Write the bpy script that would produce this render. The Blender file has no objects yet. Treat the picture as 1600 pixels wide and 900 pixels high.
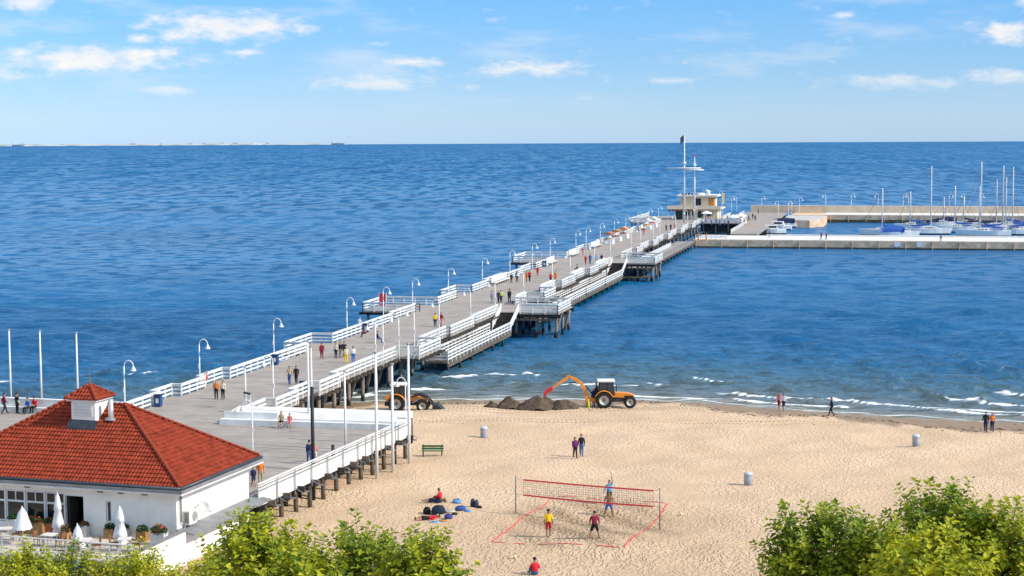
import bpy, bmesh, math, random
import numpy as np
from mathutils import Vector, Matrix
random.seed(7); RNG = np.random.default_rng(11)
R = math.radians; PI = math.pi
SC = bpy.context.scene
COL = SC.collection
V = Vector

# ------------------------------------------------------------------ camera
FPX, CAMZ, HZ = 2700.0, 26.5, 217.0
TILT = math.atan((450 - HZ) / FPX); ROLL = R(0.27)
c_f = V((0, math.cos(TILT), -math.sin(TILT)))
_u0 = V((0, math.sin(TILT), math.cos(TILT))); _r0 = V((1, 0, 0))
c_r = _r0 * math.cos(ROLL) - _u0 * math.sin(ROLL)
c_u = _u0 * math.cos(ROLL) + _r0 * math.sin(ROLL)
cam = bpy.data.cameras.new('camera'); camo = bpy.data.objects.new('camera', cam); COL.objects.link(camo)
cam.sensor_width = 36; cam.lens = FPX / 1600 * 36; cam.clip_start = 1; cam.clip_end = 200000
m3 = Matrix((c_r, c_u, -c_f)).transposed()
camo.matrix_world = Matrix.Translation((0, 0, CAMZ)) @ m3.to_4x4()
SC.camera = camo

# ------------------------------------------------------------------ world, sun, exposure
SUN_EL, SUN_AZ = 36.0, 109.0      # azimuth clockwise from +Y
w = bpy.data.worlds.new('World'); SC.world = w; w.use_nodes = True
nt = w.node_tree; nt.nodes.clear()
def N(t, typ, **kw):
    n = t.nodes.new(typ)
    for k, v in kw.items(): setattr(n, k, v)
    return n
def L(t, a, b): t.links.new(a, b)
sky = N(nt, 'ShaderNodeTexSky', sky_type='NISHITA', sun_disc=False, sun_elevation=R(SUN_EL), sun_rotation=R(SUN_AZ),
        air_density=1.0, dust_density=0.0, ozone_density=3.0, altitude=0)
tc = N(nt, 'ShaderNodeTexCoord')
sx = N(nt, 'ShaderNodeSeparateXYZ'); L(nt, tc.outputs['Generated'], sx.inputs[0])
def M(t, op, a, b=None, c=None, clamp=False):
    n = N(t, 'ShaderNodeMath', operation=op); n.use_clamp = clamp
    for i, v in enumerate((a, b, c)):
        if v is None: continue
        if isinstance(v, (int, float)): n.inputs[i].default_value = v
        else: L(t, v, n.inputs[i])
    return n.outputs[0]
az = M(nt, 'DIVIDE', sx.outputs[0], M(nt, 'MAXIMUM', M(nt, 'ABSOLUTE', sx.outputs[1]), 0.02))
el = sx.outputs[2]
cv = N(nt, 'ShaderNodeCombineXYZ'); L(nt, az, cv.inputs[0]); L(nt, el, cv.inputs[1])
# cumulus banks: (azimuth, elevation, half width, half height) in tangent units
clouds = [(55,17,70,20,1),(355,46,185,36,1.05),(225,65,36,14,.85),(150,97,240,30,1.05),(265,143,70,15,.9),(385,86,45,10,.75),(625,100,90,15,.95),
          (590,132,130,20,.95),(820,107,130,19,1),(735,138,32,9,.75),(1050,127,75,9,.75),(1565,60,66,25,1.1),(1390,131,160,17,.95),(1560,124,95,18,1),
          (1315,28,32,9,.6),(1598,12,32,13,.9),(905,155,56,8,.5),(25,122,62,16,.7),(20,62,50,14,.5),(1180,155,70,8,.4),(1070,100,18,7,.5),(590,71,38,7,.45),(130,10,40,8,.4),
          (-260,70,160,30,1),(-480,120,200,22,.9),(1900,100,160,24,1),(2150,50,200,34,1),(-150,20,120,24,.8),(1750,30,120,20,.9),(800,-160,260,60,1),(200,-230,300,70,1),(1500,-260,330,70,1)]
mask = None
for (px, py, hw, hh, a) in clouds:
    sub = N(nt, 'ShaderNodeVectorMath', operation='SUBTRACT'); L(nt, cv.outputs[0], sub.inputs[0])
    sub.inputs[1].default_value = ((px - 800) / FPX, (HZ - py + (px - 800) * 0.0047*-1) / FPX, 0)
    mul = N(nt, 'ShaderNodeVectorMath', operation='MULTIPLY'); L(nt, sub.outputs[0], mul.inputs[0])
    mul.inputs[1].default_value = (FPX / hw, FPX / hh, 0)
    ln = N(nt, 'ShaderNodeVectorMath', operation='LENGTH'); L(nt, mul.outputs[0], ln.inputs[0])
    v = M(nt, 'MULTIPLY', M(nt, 'SUBTRACT', 1.0, ln.outputs['Value'], clamp=True), a)
    mask = v if mask is None else M(nt, 'MAXIMUM', mask, v)
def cloud_noise(sx_, sy_, detail, seed, rough=.6):
    mp = N(nt, 'ShaderNodeVectorMath', operation='MULTIPLY'); L(nt, cv.outputs[0], mp.inputs[0]); mp.inputs[1].default_value = (sx_, sy_, 1)
    ad = N(nt, 'ShaderNodeVectorMath', operation='ADD'); L(nt, mp.outputs[0], ad.inputs[0]); ad.inputs[1].default_value = (seed, seed * 2.3, seed * .7)
    nz = N(nt, 'ShaderNodeTexNoise', noise_dimensions='3D'); L(nt, ad.outputs[0], nz.inputs['Vector'])
    nz.inputs['Scale'].default_value = 1; nz.inputs['Detail'].default_value = detail; nz.inputs['Roughness'].default_value = rough
    return nz.outputs['Fac']
n1 = cloud_noise(60, 150, 7, 3.1, .64); n2 = cloud_noise(14, 70, 4, 9.7, .55)
dens = M(nt, 'ADD', M(nt, 'MULTIPLY', mask, 1.15), M(nt, 'MULTIPLY', M(nt, 'SUBTRACT', n1, 0.56), 2.1))
mr = N(nt, 'ShaderNodeMapRange', interpolation_type='SMOOTHSTEP'); L(nt, dens, mr.inputs[0])
mr.inputs[1].default_value = -0.02; mr.inputs[2].default_value = 1.0
wisp = N(nt, 'ShaderNodeMapRange', interpolation_type='SMOOTHSTEP'); L(nt, n2, wisp.inputs[0])
wisp.inputs[1].default_value = .48; wisp.inputs[2].default_value = .78; wisp.inputs[4].default_value = .36
above = N(nt, 'ShaderNodeMapRange'); L(nt, el, above.inputs[0]); above.inputs[1].default_value = .012; above.inputs[2].default_value = .04
# bright cloud cover added overhead, out of view, to lift the fill light
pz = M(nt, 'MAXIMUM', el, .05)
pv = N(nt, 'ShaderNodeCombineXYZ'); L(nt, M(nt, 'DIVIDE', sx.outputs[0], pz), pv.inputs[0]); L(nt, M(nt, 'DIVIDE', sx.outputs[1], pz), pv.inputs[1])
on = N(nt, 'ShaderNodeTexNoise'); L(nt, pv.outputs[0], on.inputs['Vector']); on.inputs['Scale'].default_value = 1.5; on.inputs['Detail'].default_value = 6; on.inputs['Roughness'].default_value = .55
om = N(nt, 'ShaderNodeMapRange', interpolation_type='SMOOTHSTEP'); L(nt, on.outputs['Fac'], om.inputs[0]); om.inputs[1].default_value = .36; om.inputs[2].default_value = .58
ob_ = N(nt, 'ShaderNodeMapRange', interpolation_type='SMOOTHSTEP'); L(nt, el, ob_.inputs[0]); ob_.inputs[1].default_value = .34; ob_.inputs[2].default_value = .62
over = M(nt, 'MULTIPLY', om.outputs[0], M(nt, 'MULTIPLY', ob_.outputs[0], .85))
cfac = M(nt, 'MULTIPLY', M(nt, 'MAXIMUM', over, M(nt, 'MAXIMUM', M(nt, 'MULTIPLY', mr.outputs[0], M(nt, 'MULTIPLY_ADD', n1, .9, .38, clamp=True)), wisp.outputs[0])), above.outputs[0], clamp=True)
tint = N(nt, 'ShaderNodeMix', data_type='RGBA', blend_type='MULTIPLY'); tint.inputs[0].default_value = 1
L(nt, sky.outputs[0], tint.inputs[6])
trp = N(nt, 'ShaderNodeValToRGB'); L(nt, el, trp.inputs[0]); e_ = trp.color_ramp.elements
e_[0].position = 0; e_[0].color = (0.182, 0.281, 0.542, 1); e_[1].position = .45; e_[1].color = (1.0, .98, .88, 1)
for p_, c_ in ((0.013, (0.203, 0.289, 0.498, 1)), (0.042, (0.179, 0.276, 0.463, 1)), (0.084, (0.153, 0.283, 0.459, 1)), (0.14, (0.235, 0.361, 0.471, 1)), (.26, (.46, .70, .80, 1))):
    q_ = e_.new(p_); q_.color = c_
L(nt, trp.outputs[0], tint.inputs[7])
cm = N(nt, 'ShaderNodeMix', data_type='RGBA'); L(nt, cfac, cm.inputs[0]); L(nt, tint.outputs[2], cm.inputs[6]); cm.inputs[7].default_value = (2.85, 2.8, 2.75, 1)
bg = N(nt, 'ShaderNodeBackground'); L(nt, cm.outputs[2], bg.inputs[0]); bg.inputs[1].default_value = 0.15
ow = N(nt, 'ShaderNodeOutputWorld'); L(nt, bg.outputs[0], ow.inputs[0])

sun = bpy.data.lights.new('sun', 'SUN'); sun.energy = 2.2; sun.angle = R(.53); sun.color = (1, .93, .82)
suno = bpy.data.objects.new('sun', sun); COL.objects.link(suno)
to_sun = V((math.cos(R(SUN_EL)) * math.sin(R(SUN_AZ)), math.cos(R(SUN_EL)) * math.cos(R(SUN_AZ)), math.sin(R(SUN_EL))))
suno.rotation_euler = to_sun.to_track_quat('Z', 'Y').to_euler(); suno.location = (60, 0, 60)
SC.view_settings.view_transform = 'Standard'; SC.view_settings.look = 'None'; SC.view_settings.exposure = 1.2; SC.view_settings.gamma = 1
SC.view_settings.use_curve_mapping = False
SC.cycles.use_denoising = True; SC.cycles.denoising_prefilter = 'ACCURATE'; SC.cycles.sample_clamp_indirect = 4; SC.cycles.max_bounces = 6; SC.cycles.transparent_max_bounces = 8; SC.cycles.caustics_reflective = False; SC.cycles.caustics_refractive = False

# ------------------------------------------------------------------ helpers
def at(x, y, z):
    """ground point on the level z under a pixel of the 1600x900 photograph"""
    d = c_f + c_r * ((x - 800) / FPX) - c_u * ((y - 450) / FPX)
    t = (z - CAMZ) / d.z
    return V((d.x * t, d.y * t, z))
TH = math.atan(0.225); PU = V((math.sin(TH), math.cos(TH), 0)); PN = V((math.cos(TH), -math.sin(TH), 0)); PO = V((-26., 149., 0))
def cen(s): return float(np.interp(s, [-40, 0, 38, 83, 180, 300, 450], [-.2, 0, .45, .5, .2, -.6, -1.5]))
def W(s, t, z=0.0): return PO + PU * s + PN * (t + cen(s)) + V((0, 0, z))
PIER_ROT = -TH
def st(p):
    q = V((p.x, p.y, 0)) - PO; s = q.dot(PU); return s, q.dot(PN) - cen(s)
def shore(X):
    if X > 13: return 174.2 - .44 * (X - 13) + 1.2 * math.sin(X * .13) * min(1, (X - 13) / 10)
    if X < -14: return max(150, 174.2 - (-14 - X) * .6)
    return 174.2
_r = np.random.default_rng(3); UND = []
for _i in range(40):
    _lam = math.exp(_r.uniform(math.log(2.2), math.log(14))); _th = _r.uniform(0, PI); UND.append((2 * PI / _lam * math.cos(_th), 2 * PI / _lam * math.sin(_th), _lam * .0026, _r.uniform(0, 6.3)))
def und(X, Y): return sum(a * np.sin(kx * X + ky * Y + p) for kx, ky, a, p in UND)
def zs(X, Y):
    D = shore(X) - Y
    return 1.35 * (1 - math.exp(-D / 13)) + float(und(X, Y)) * min(1, D / 12) if D > 0 else max(-6, .07 * D)

MATS = {}
def mat(name, col, rough=.7, var=.12, scale=3.0, spec=.3, metal=0.0, bump=0.0, bscale=20, trans=0.0, col2=None, stretch=None):
    if name in MATS: return MATS[name]
    m = bpy.data.materials.new(name); m.use_nodes = True; t = m.node_tree
    b = t.nodes['Principled BSDF']; b.inputs['Roughness'].default_value = rough; b.inputs['Metallic'].default_value = metal
    b.inputs['Specular IOR Level'].default_value = spec
    co = N(t, 'ShaderNodeTexCoord'); vec = co.outputs['Object']
    if stretch:
        mp = N(t, 'ShaderNodeMapping'); L(t, vec, mp.inputs[0]); mp.inputs['Scale'].default_value = stretch; vec = mp.outputs[0]
    if var > 0:
        nz = N(t, 'ShaderNodeTexNoise'); L(t, vec, nz.inputs['Vector']); nz.inputs['Scale'].default_value = scale; nz.inputs['Detail'].default_value = 5
        nz.inputs['Roughness'].default_value = .65
        mx = N(t, 'ShaderNodeMix', data_type='RGBA')
        rmp = N(t, 'ShaderNodeMapRange'); L(t, nz.outputs['Fac'], rmp.inputs[0]); rmp.inputs[1].default_value = .32; rmp.inputs[2].default_value = .68
        L(t, rmp.outputs[0], mx.inputs[0])
        c2 = col2 or tuple(max(0, c * (1 - var * 2)) for c in col)
        mx.inputs[6].default_value = (*c2, 1); mx.inputs[7].default_value = (*[min(1, c * (1 + var * .4)) for c in col], 1)
        L(t, mx.outputs[2], b.inputs['Base Color'])
    else: b.inputs['Base Color'].default_value = (*col, 1)
    if bump > 0:
        n2 = N(t, 'ShaderNodeTexNoise'); L(t, vec, n2.inputs['Vector']); n2.inputs['Scale'].default_value = bscale; n2.inputs['Detail'].default_value = 4
        bp = N(t, 'ShaderNodeBump'); bp.inputs['Strength'].default_value = 1; bp.inputs['Distance'].default_value = bump
        L(t, n2.outputs['Fac'], bp.inputs['Height']); L(t, bp.outputs[0], b.inputs['Normal'])
    if trans: b.inputs['Transmission Weight'].default_value = trans
    MATS[name] = m; return m

class MB:
    def __init__(s): s.v = []; s.f = []; s.m = []; s.cm = 0
    def add(s, vs, fs):
        o = len(s.v); s.v += [tuple(p) for p in vs]; s.f += [tuple(o + i for i in f) for f in fs]; s.m += [s.cm] * len(fs); return s
    def hexa(s, P): return s.add(P, [(3, 2, 1, 0), (4, 5, 6, 7), (0, 1, 5, 4), (1, 2, 6, 5), (2, 3, 7, 6), (3, 0, 4, 7)])
    def box(s, x0, x1, y0, y1, z0, z1, T=None):
        P = [V(p) for p in ((x0, y0, z0), (x1, y0, z0), (x1, y1, z0), (x0, y1, z0), (x0, y0, z1), (x1, y0, z1), (x1, y1, z1), (x0, y1, z1))]
        if T: P = [T @ p for p in P]
        return s.hexa(P)
    def bar(s, p, q, w, h=None, up=(0, 0, 1), w2=None, h2=None):
        p, q = V(p), V(q); h = h or w; w2 = w2 or w; h2 = h2 or h; d = (q - p).normalized(); up = V(up)
        if abs(d.dot(up)) > .99: up = V((1, 0, 0))
        a = d.cross(up).normalized(); b = a.cross(d).normalized()
        P = [p - a * w / 2 - b * h / 2, p + a * w / 2 - b * h / 2, q + a * w2 / 2 - b * h2 / 2, q - a * w2 / 2 - b * h2 / 2,
             p - a * w / 2 + b * h / 2, p + a * w / 2 + b * h / 2, q + a * w2 / 2 + b * h2 / 2, q - a * w2 / 2 + b * h2 / 2]
        return s.hexa(P)
    def tube(s, pts, rs, n=8, cap=True):
        pts = [V(p) for p in pts]
        if not hasattr(rs, '__len__'): rs = [rs] * len(pts)
        rings = []; prev = None
        for i, p in enumerate(pts):
            d = (pts[min(i + 1, len(pts) - 1)] - pts[max(i - 1, 0)]).normalized()
            if prev is None:
                u = V((1, 0, 0)) if abs(d.x) < .9 else V((0, 1, 0))
            else: u = prev
            a = (u - d * u.dot(d)).normalized(); prev = a; b = d.cross(a)
            rings.append([p + (a * math.cos(2 * PI * k / n) + b * math.sin(2 * PI * k / n)) * rs[i] for k in range(n)])
        vs = [q for r_ in rings for q in r_]; fs = []
        for i in range(len(pts) - 1):
            for k in range(n):
                fs.append((i * n + k, i * n + (k + 1) % n, (i + 1) * n + (k + 1) % n, (i + 1) * n + k))
        if cap: fs += [tuple(range(n - 1, -1, -1)), tuple((len(pts) - 1) * n + k for k in range(n))]
        return s.add(vs, fs)
    def lathe(s, prof, n=16, c=(0, 0, 0), axis='z', cap=True):
        c = V(c); vs = []; fs = []
        for (r_, z) in prof:
            for k in range(n):
                a = 2 * PI * k / n
                p = V((r_ * math.cos(a), r_ * math.sin(a), z))
                if axis == 'y': p = V((p.x, p.z, p.y))
                if axis == 'x': p = V((p.z, p.x, p.y))
                vs.append(c + p)
        for i in range(len(prof) - 1):
            for k in range(n): fs.append((i * n + k, i * n + (k + 1) % n, (i + 1) * n + (k + 1) % n, (i + 1) * n + k))
        if cap and prof[0][0] > 1e-4: fs.append(tuple(range(n - 1, -1, -1)))
        if cap and prof[-1][0] > 1e-4: fs.append(tuple((len(prof) - 1) * n + k for k in range(n)))
        return s.add(vs, fs)
    def prism(s, poly, z0, z1):
        n = len(poly); vs = [(p[0], p[1], z0) for p in poly] + [(p[0], p[1], z1) for p in poly]
        ar = sum(poly[i][0] * poly[(i + 1) % n][1] - poly[(i + 1) % n][0] * poly[i][1] for i in range(n))
        fs = [tuple(range(n - 1, -1, -1)), tuple(range(n, 2 * n))] + [(i, (i + 1) % n, n + (i + 1) % n, n + i) for i in range(n)]
        if ar < 0: fs = [tuple(reversed(f)) for f in fs]
        return s.add(vs, fs)
    def mesh(s, name, mats, smooth=False):
        me = bpy.data.meshes.new(name); me.from_pydata(s.v, [], s.f)
        for m in (mats if isinstance(mats, (list, tuple)) else [mats]): me.materials.append(m)
        if any(s.m): me.polygons.foreach_set('material_index', s.m)
        if smooth: me.polygons.foreach_set('use_smooth', [True] * len(me.polygons))
        me.update(); return me
    def build(s, name, mats, parent=None, smooth=False, kind=None):
        return link(name, s.mesh(name, mats, smooth), parent, kind)
def link(name, me, parent=None, kind=None, loc=None, rot=None, scale=None):
    o = bpy.data.objects.new(name, me); COL.objects.link(o)
    if parent: o.parent = parent
    if kind: o['kind'] = kind
    if loc is not None: o.location = loc
    if rot is not None: o.rotation_euler = rot
    if scale is not None: o.scale = (scale,) * 3 if not hasattr(scale, '__len__') else scale
    return o
def tag(o, label, cat, group=None):
    o['label'] = label; o['category'] = cat
    if group: o['group'] = group
    return o
def thing(name, label, cat, loc=(0, 0, 0), rz=0, group=None):
    o = bpy.data.objects.new(name, None); COL.objects.link(o); o.location = loc; o.rotation_euler = (0, 0, rz)
    o.empty_display_size = .2
    return tag(o, label, cat, group)
def dup(root, loc, rz, label, group=None, scale=None):
    r = root.copy(); COL.objects.link(r); r.location = loc; r.rotation_euler = (0, 0, rz)
    if scale: r.scale = (scale,) * 3
    r['label'] = label
    if group: r['group'] = group
    for ch in list(root.children):
        c = ch.copy(); COL.objects.link(c); c.parent = r
        for g in list(ch.children):
            d = g.copy(); COL.objects.link(d); d.parent = c
    return r
ORD = ['first', 'second', 'third', 'fourth', 'fifth', 'sixth', 'seventh', 'eighth', 'ninth', 'tenth', 'eleventh', 'twelfth', 'thirteenth', 'fourteenth', 'fifteenth', 'sixteenth', 'seventeenth', 'eighteenth', 'nineteenth', 'twentieth', 'twenty-first', 'twenty-second', 'twenty-third', 'twenty-fourth']
def frame(o, rz): return Matrix.Translation(V(o)) @ Matrix.Rotation(rz, 4, 'Z')
def sines(seed, n, lo, hi):
    r = np.random.default_rng(seed); ks = 2 * PI / np.exp(r.uniform(np.log(lo), np.log(hi), n)); ph = r.uniform(0, 2 * PI, n)
    return lambda x: sum(np.sin(k * x + p) for k, p in zip(ks, ph)) / math.sqrt(n / 2)

# ------------------------------------------------------------------ materials of the setting
WHITE = mat('white paint', (.78, .775, .75), .55, .1, .9, col2=(.60, .58, .54))
WHITE2 = mat('weathered white paint', (.74, .73, .70), .6, .12, 1.4, col2=(.55, .53, .49))
TIMB = mat('old pier timber', (.16, .13, .10), .9, .35, 2.0, bump=.02, bscale=8)
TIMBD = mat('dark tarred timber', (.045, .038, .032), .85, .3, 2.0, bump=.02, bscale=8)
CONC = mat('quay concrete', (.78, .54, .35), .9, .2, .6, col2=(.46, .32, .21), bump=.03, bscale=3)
CONCL = mat('pale concrete', (.70, .67, .62), .85, .1, .5)
GREYM = mat('grey metal', (.33, .34, .35), .5, .1, 3, metal=.3)
BLACK = mat('black paint', (.02, .02, .022), .5, .1, 3)
GLASS = mat('dark window glass', (.02, .025, .03), .08, 0, spec=.6)
RUBBER = mat('black rubber', (.025, .024, .023), .85, .2, 8)
ORANGE = mat('orange tractor paint', (.78, .26, .02), .4, .08, 2, spec=.5)
RED = mat('red paint', (.62, .03, .03), .5, .06, 2)
BLUE = mat('blue canvas', (.03, .10, .38), .7, .12, 3)
NAVY = mat('navy canvas', (.012, .02, .07), .7, .12, 3)

def deck_mat():
    m = bpy.data.materials.new('weathered deck planks'); m.use_nodes = True; t = m.node_tree; b = t.nodes['Principled BSDF']
    co = N(t, 'ShaderNodeTexCoord'); mp = N(t, 'ShaderNodeMapping'); L(t, co.outputs['Object'], mp.inputs[0]); mp.inputs['Rotation'].default_value = (0, 0, TH)
    br = N(t, 'ShaderNodeTexBrick'); L(t, mp.outputs[0], br.inputs['Vector']); br.offset = .5; br.inputs['Scale'].default_value = 1
    br.inputs['Brick Width'].default_value = 4.2; br.inputs['Row Height'].default_value = .15; br.inputs['Mortar Size'].default_value = .006
    br.inputs['Color1'].default_value = (.39, .335, .285, 1); br.inputs['Color2'].default_value = (.30, .26, .225, 1); br.inputs['Mortar'].default_value = (.16, .14, .12, 1)
    nz = N(t, 'ShaderNodeTexNoise'); L(t, mp.outputs[0], nz.inputs['Vector']); nz.inputs['Scale'].default_value = .35; nz.inputs['Detail'].default_value = 6; nz.inputs['Roughness'].default_value = .7
    rm = N(t, 'ShaderNodeMapRange'); L(t, nz.outputs[0], rm.inputs[0]); rm.inputs[1].default_value = .3; rm.inputs[2].default_value = .7; rm.inputs[3].default_value = .74; rm.inputs[4].default_value = 1.12
    mp2 = N(t, 'ShaderNodeMapping'); L(t, co.outputs['Object'], mp2.inputs[0]); mp2.inputs['Rotation'].default_value = (0, 0, TH); mp2.inputs['Scale'].default_value = (.5, 5, 1)
    n2 = N(t, 'ShaderNodeTexNoise'); L(t, mp2.outputs[0], n2.inputs['Vector']); n2.inputs['Scale'].default_value = 1.3; n2.inputs['Detail'].default_value = 5
    rm2 = N(t, 'ShaderNodeMapRange'); L(t, n2.outputs[0], rm2.inputs[0]); rm2.inputs[1].default_value = .3; rm2.inputs[2].default_value = .7; rm2.inputs[3].default_value = .85; rm2.inputs[4].default_value = 1.1
    k = M(t, 'MULTIPLY', rm.outputs[0], rm2.outputs[0])
    mx = N(t, 'ShaderNodeVectorMath', operation='SCALE'); L(t, br.outputs['Color'], mx.inputs[0]); L(t, k, mx.inputs['Scale'])
    L(t, mx.outputs[0], b.inputs['Base Color']); b.inputs['Roughness'].default_value = .85
    return m
DECK = deck_mat()

def sand_mat():
    m = bpy.data.materials.new('beach sand'); m.use_nodes = True; t = m.node_tree; b = t.nodes['Principled BSDF']; b.inputs['Roughness'].default_value = .95; b.inputs['Specular IOR Level'].default_value = .15
    co = N(t, 'ShaderNodeTexCoord'); P = co.outputs['Object']
    at_w = N(t, 'ShaderNodeAttribute', attribute_name='wet'); at_t = N(t, 'ShaderNodeAttribute', attribute_name='trodden')
    big = N(t, 'ShaderNodeTexNoise'); L(t, P, big.inputs['Vector']); big.inputs['Scale'].default_value = .13; big.inputs['Detail'].default_value = 6; big.inputs['Roughness'].default_value = .6
    rb = N(t, 'ShaderNodeMapRange'); L(t, big.outputs[0], rb.inputs[0]); rb.inputs[1].default_value = .35; rb.inputs[2].default_value = .65
    mx = N(t, 'ShaderNodeMix', data_type='RGBA'); L(t, rb.outputs[0], mx.inputs[0]); mx.inputs[6].default_value = (.54, .38, .24, 1); mx.inputs[7].default_value = (.63, .455, .30, 1)
    grain = N(t, 'ShaderNodeTexNoise'); L(t, P, grain.inputs['Vector']); grain.inputs['Scale'].default_value = 6; grain.inputs['Detail'].default_value = 6
    rg = N(t, 'ShaderNodeMapRange'); L(t, grain.outputs[0], rg.inputs[0]); rg.inputs[1].default_value = .3; rg.inputs[2].default_value = .7; rg.inputs[3].default_value = .88; rg.inputs[4].default_value = 1.08
    sc = N(t, 'ShaderNodeVectorMath', operation='SCALE'); L(t, mx.outputs[2], sc.inputs[0]); L(t, rg.outputs[0], sc.inputs['Scale'])
    wet = N(t, 'ShaderNodeMix', data_type='RGBA'); L(t, at_w.outputs['Fac'], wet.inputs[0]); L(t, sc.outputs[0], wet.inputs[6]); wet.inputs[7].default_value = (.27, .18, .11, 1)
    # darker kicked-up sand of the court
    tr = N(t, 'ShaderNodeMix', data_type='RGBA'); L(t, M(t, 'MULTIPLY', at_t.outputs['Fac'], .8), tr.inputs[0]); L(t, wet.outputs[2], tr.inputs[6]); tr.inputs[7].default_value = (.30, .20, .115, 1)
    L(t, tr.outputs[2], b.inputs['Base Color'])
    # footprints: elongated pits turned every way
    nzw = N(t, 'ShaderNodeTexNoise'); L(t, P, nzw.inputs['Vector']); nzw.inputs['Scale'].default_value = .9; nzw.inputs['Detail'].default_value = 2
    wv = N(t, 'ShaderNodeVectorMath', operation='MULTIPLY_ADD'); L(t, nzw.outputs['Color'], wv.inputs[0]); wv.inputs[1].default_value = (1.6, 1.6, 0); L(t, P, wv.inputs[2])
    hs = []
    for sx_, sy_, rot in ((3.0, 1.5, .5), (3.4, 1.5, -.8), (2.4, 1.4, 1.5)):
        mp = N(t, 'ShaderNodeMapping'); L(t, wv.outputs[0], mp.inputs[0]); mp.inputs['Rotation'].default_value = (0, 0, rot); mp.inputs['Scale'].default_value = (sx_, sy_, 1); mp.inputs['Location'].default_value = (rot * 31, rot * 17, 0)
        vo = N(t, 'ShaderNodeTexVoronoi', voronoi_dimensions='2D'); L(t, mp.outputs[0], vo.inputs['Vector']); vo.inputs['Scale'].default_value = 1; vo.inputs['Randomness'].default_value = 1
        r_ = N(t, 'ShaderNodeMapRange', interpolation_type='SMOOTHSTEP'); L(t, vo.outputs['Distance'], r_.inputs[0]); r_.inputs[1].default_value = .05; r_.inputs[2].default_value = .42
        hs.append(r_.outputs[0])
    h = M(t, 'MULTIPLY', M(t, 'MULTIPLY', hs[0], hs[1]), hs[2])
    fn = N(t, 'ShaderNodeTexNoise'); L(t, P, fn.inputs['Vector']); fn.inputs['Scale'].default_value = 2.6; fn.inputs['Detail'].default_value = 5; fn.inputs['Roughness'].default_value = .6
    h2 = M(t, 'ADD', h, M(t, 'MULTIPLY', fn.outputs[0], .9))
    spx = N(t, 'ShaderNodeSeparateXYZ'); L(t, P, spx.inputs[0]); rut = None
    for (y0_, am, kk, ph_) in ((163.9, .9, .07, .3), (165.6, .5, .11, 2.0), (161.2, 1.6, .05, 1.1), (157.0, 2.6, .045, 4.0)):   # tractor ruts along the shore
        cy = M(t, 'MULTIPLY_ADD', M(t, 'SINE', M(t, 'MULTIPLY_ADD', spx.outputs[0], kk, ph_)), am, y0_)
        dd = M(t, 'ABSOLUTE', M(t, 'SUBTRACT', M(t, 'ABSOLUTE', M(t, 'SUBTRACT', spx.outputs[1], cy)), .78))
        q = N(t, 'ShaderNodeMapRange', interpolation_type='SMOOTHSTEP'); L(t, dd, q.inputs[0]); q.inputs[1].default_value = .34; q.inputs[2].default_value = .16
        rut = q.outputs[0] if rut is None else M(t, 'MAXIMUM', rut, q.outputs[0])
    tread = M(t, 'MULTIPLY_ADD', M(t, 'SINE', M(t, 'MULTIPLY', spx.outputs[0], 16.0)), .25, .75)
    h2 = M(t, 'SUBTRACT', h2, M(t, 'MULTIPLY', M(t, 'MULTIPLY', rut, tread), 2.6))
    rc = N(t, 'ShaderNodeMix', data_type='RGBA'); L(t, M(t, 'MULTIPLY', M(t, 'MULTIPLY', rut, big.outputs[0]), .55), rc.inputs[0]); L(t, tr.outputs[2], rc.inputs[6]); rc.inputs[7].default_value = (.34, .235, .14, 1); L(t, rc.outputs[2], b.inputs['Base Color'])
    dry = M(t, 'MULTIPLY_ADD', at_w.outputs['Fac'], -1.0, 1.0, clamp=True)
    pt = N(t, 'ShaderNodeMapRange'); L(t, big.outputs[0], pt.inputs[0]); pt.inputs[1].default_value = .38; pt.inputs[2].default_value = .62; pt.inputs[3].default_value = .55; pt.inputs[4].default_value = 1.35
    amp = M(t, 'MULTIPLY', M(t, 'MULTIPLY', dry, pt.outputs[0]), M(t, 'MULTIPLY_ADD', at_t.outputs['Fac'], 1.5, .75))
    bp = N(t, 'ShaderNodeBump'); bp.inputs['Distance'].default_value = .05; L(t, M(t, 'MULTIPLY', h2, amp), bp.inputs['Height']); bp.inputs['Strength'].default_value = 1
    L(t, bp.outputs[0], b.inputs['Normal'])
    rr = N(t, 'ShaderNodeMapRange'); L(t, at_w.outputs['Fac'], rr.inputs[0]); rr.inputs[3].default_value = .95; rr.inputs[4].default_value = .62; L(t, rr.outputs[0], b.inputs['Roughness'])
    return m

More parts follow.
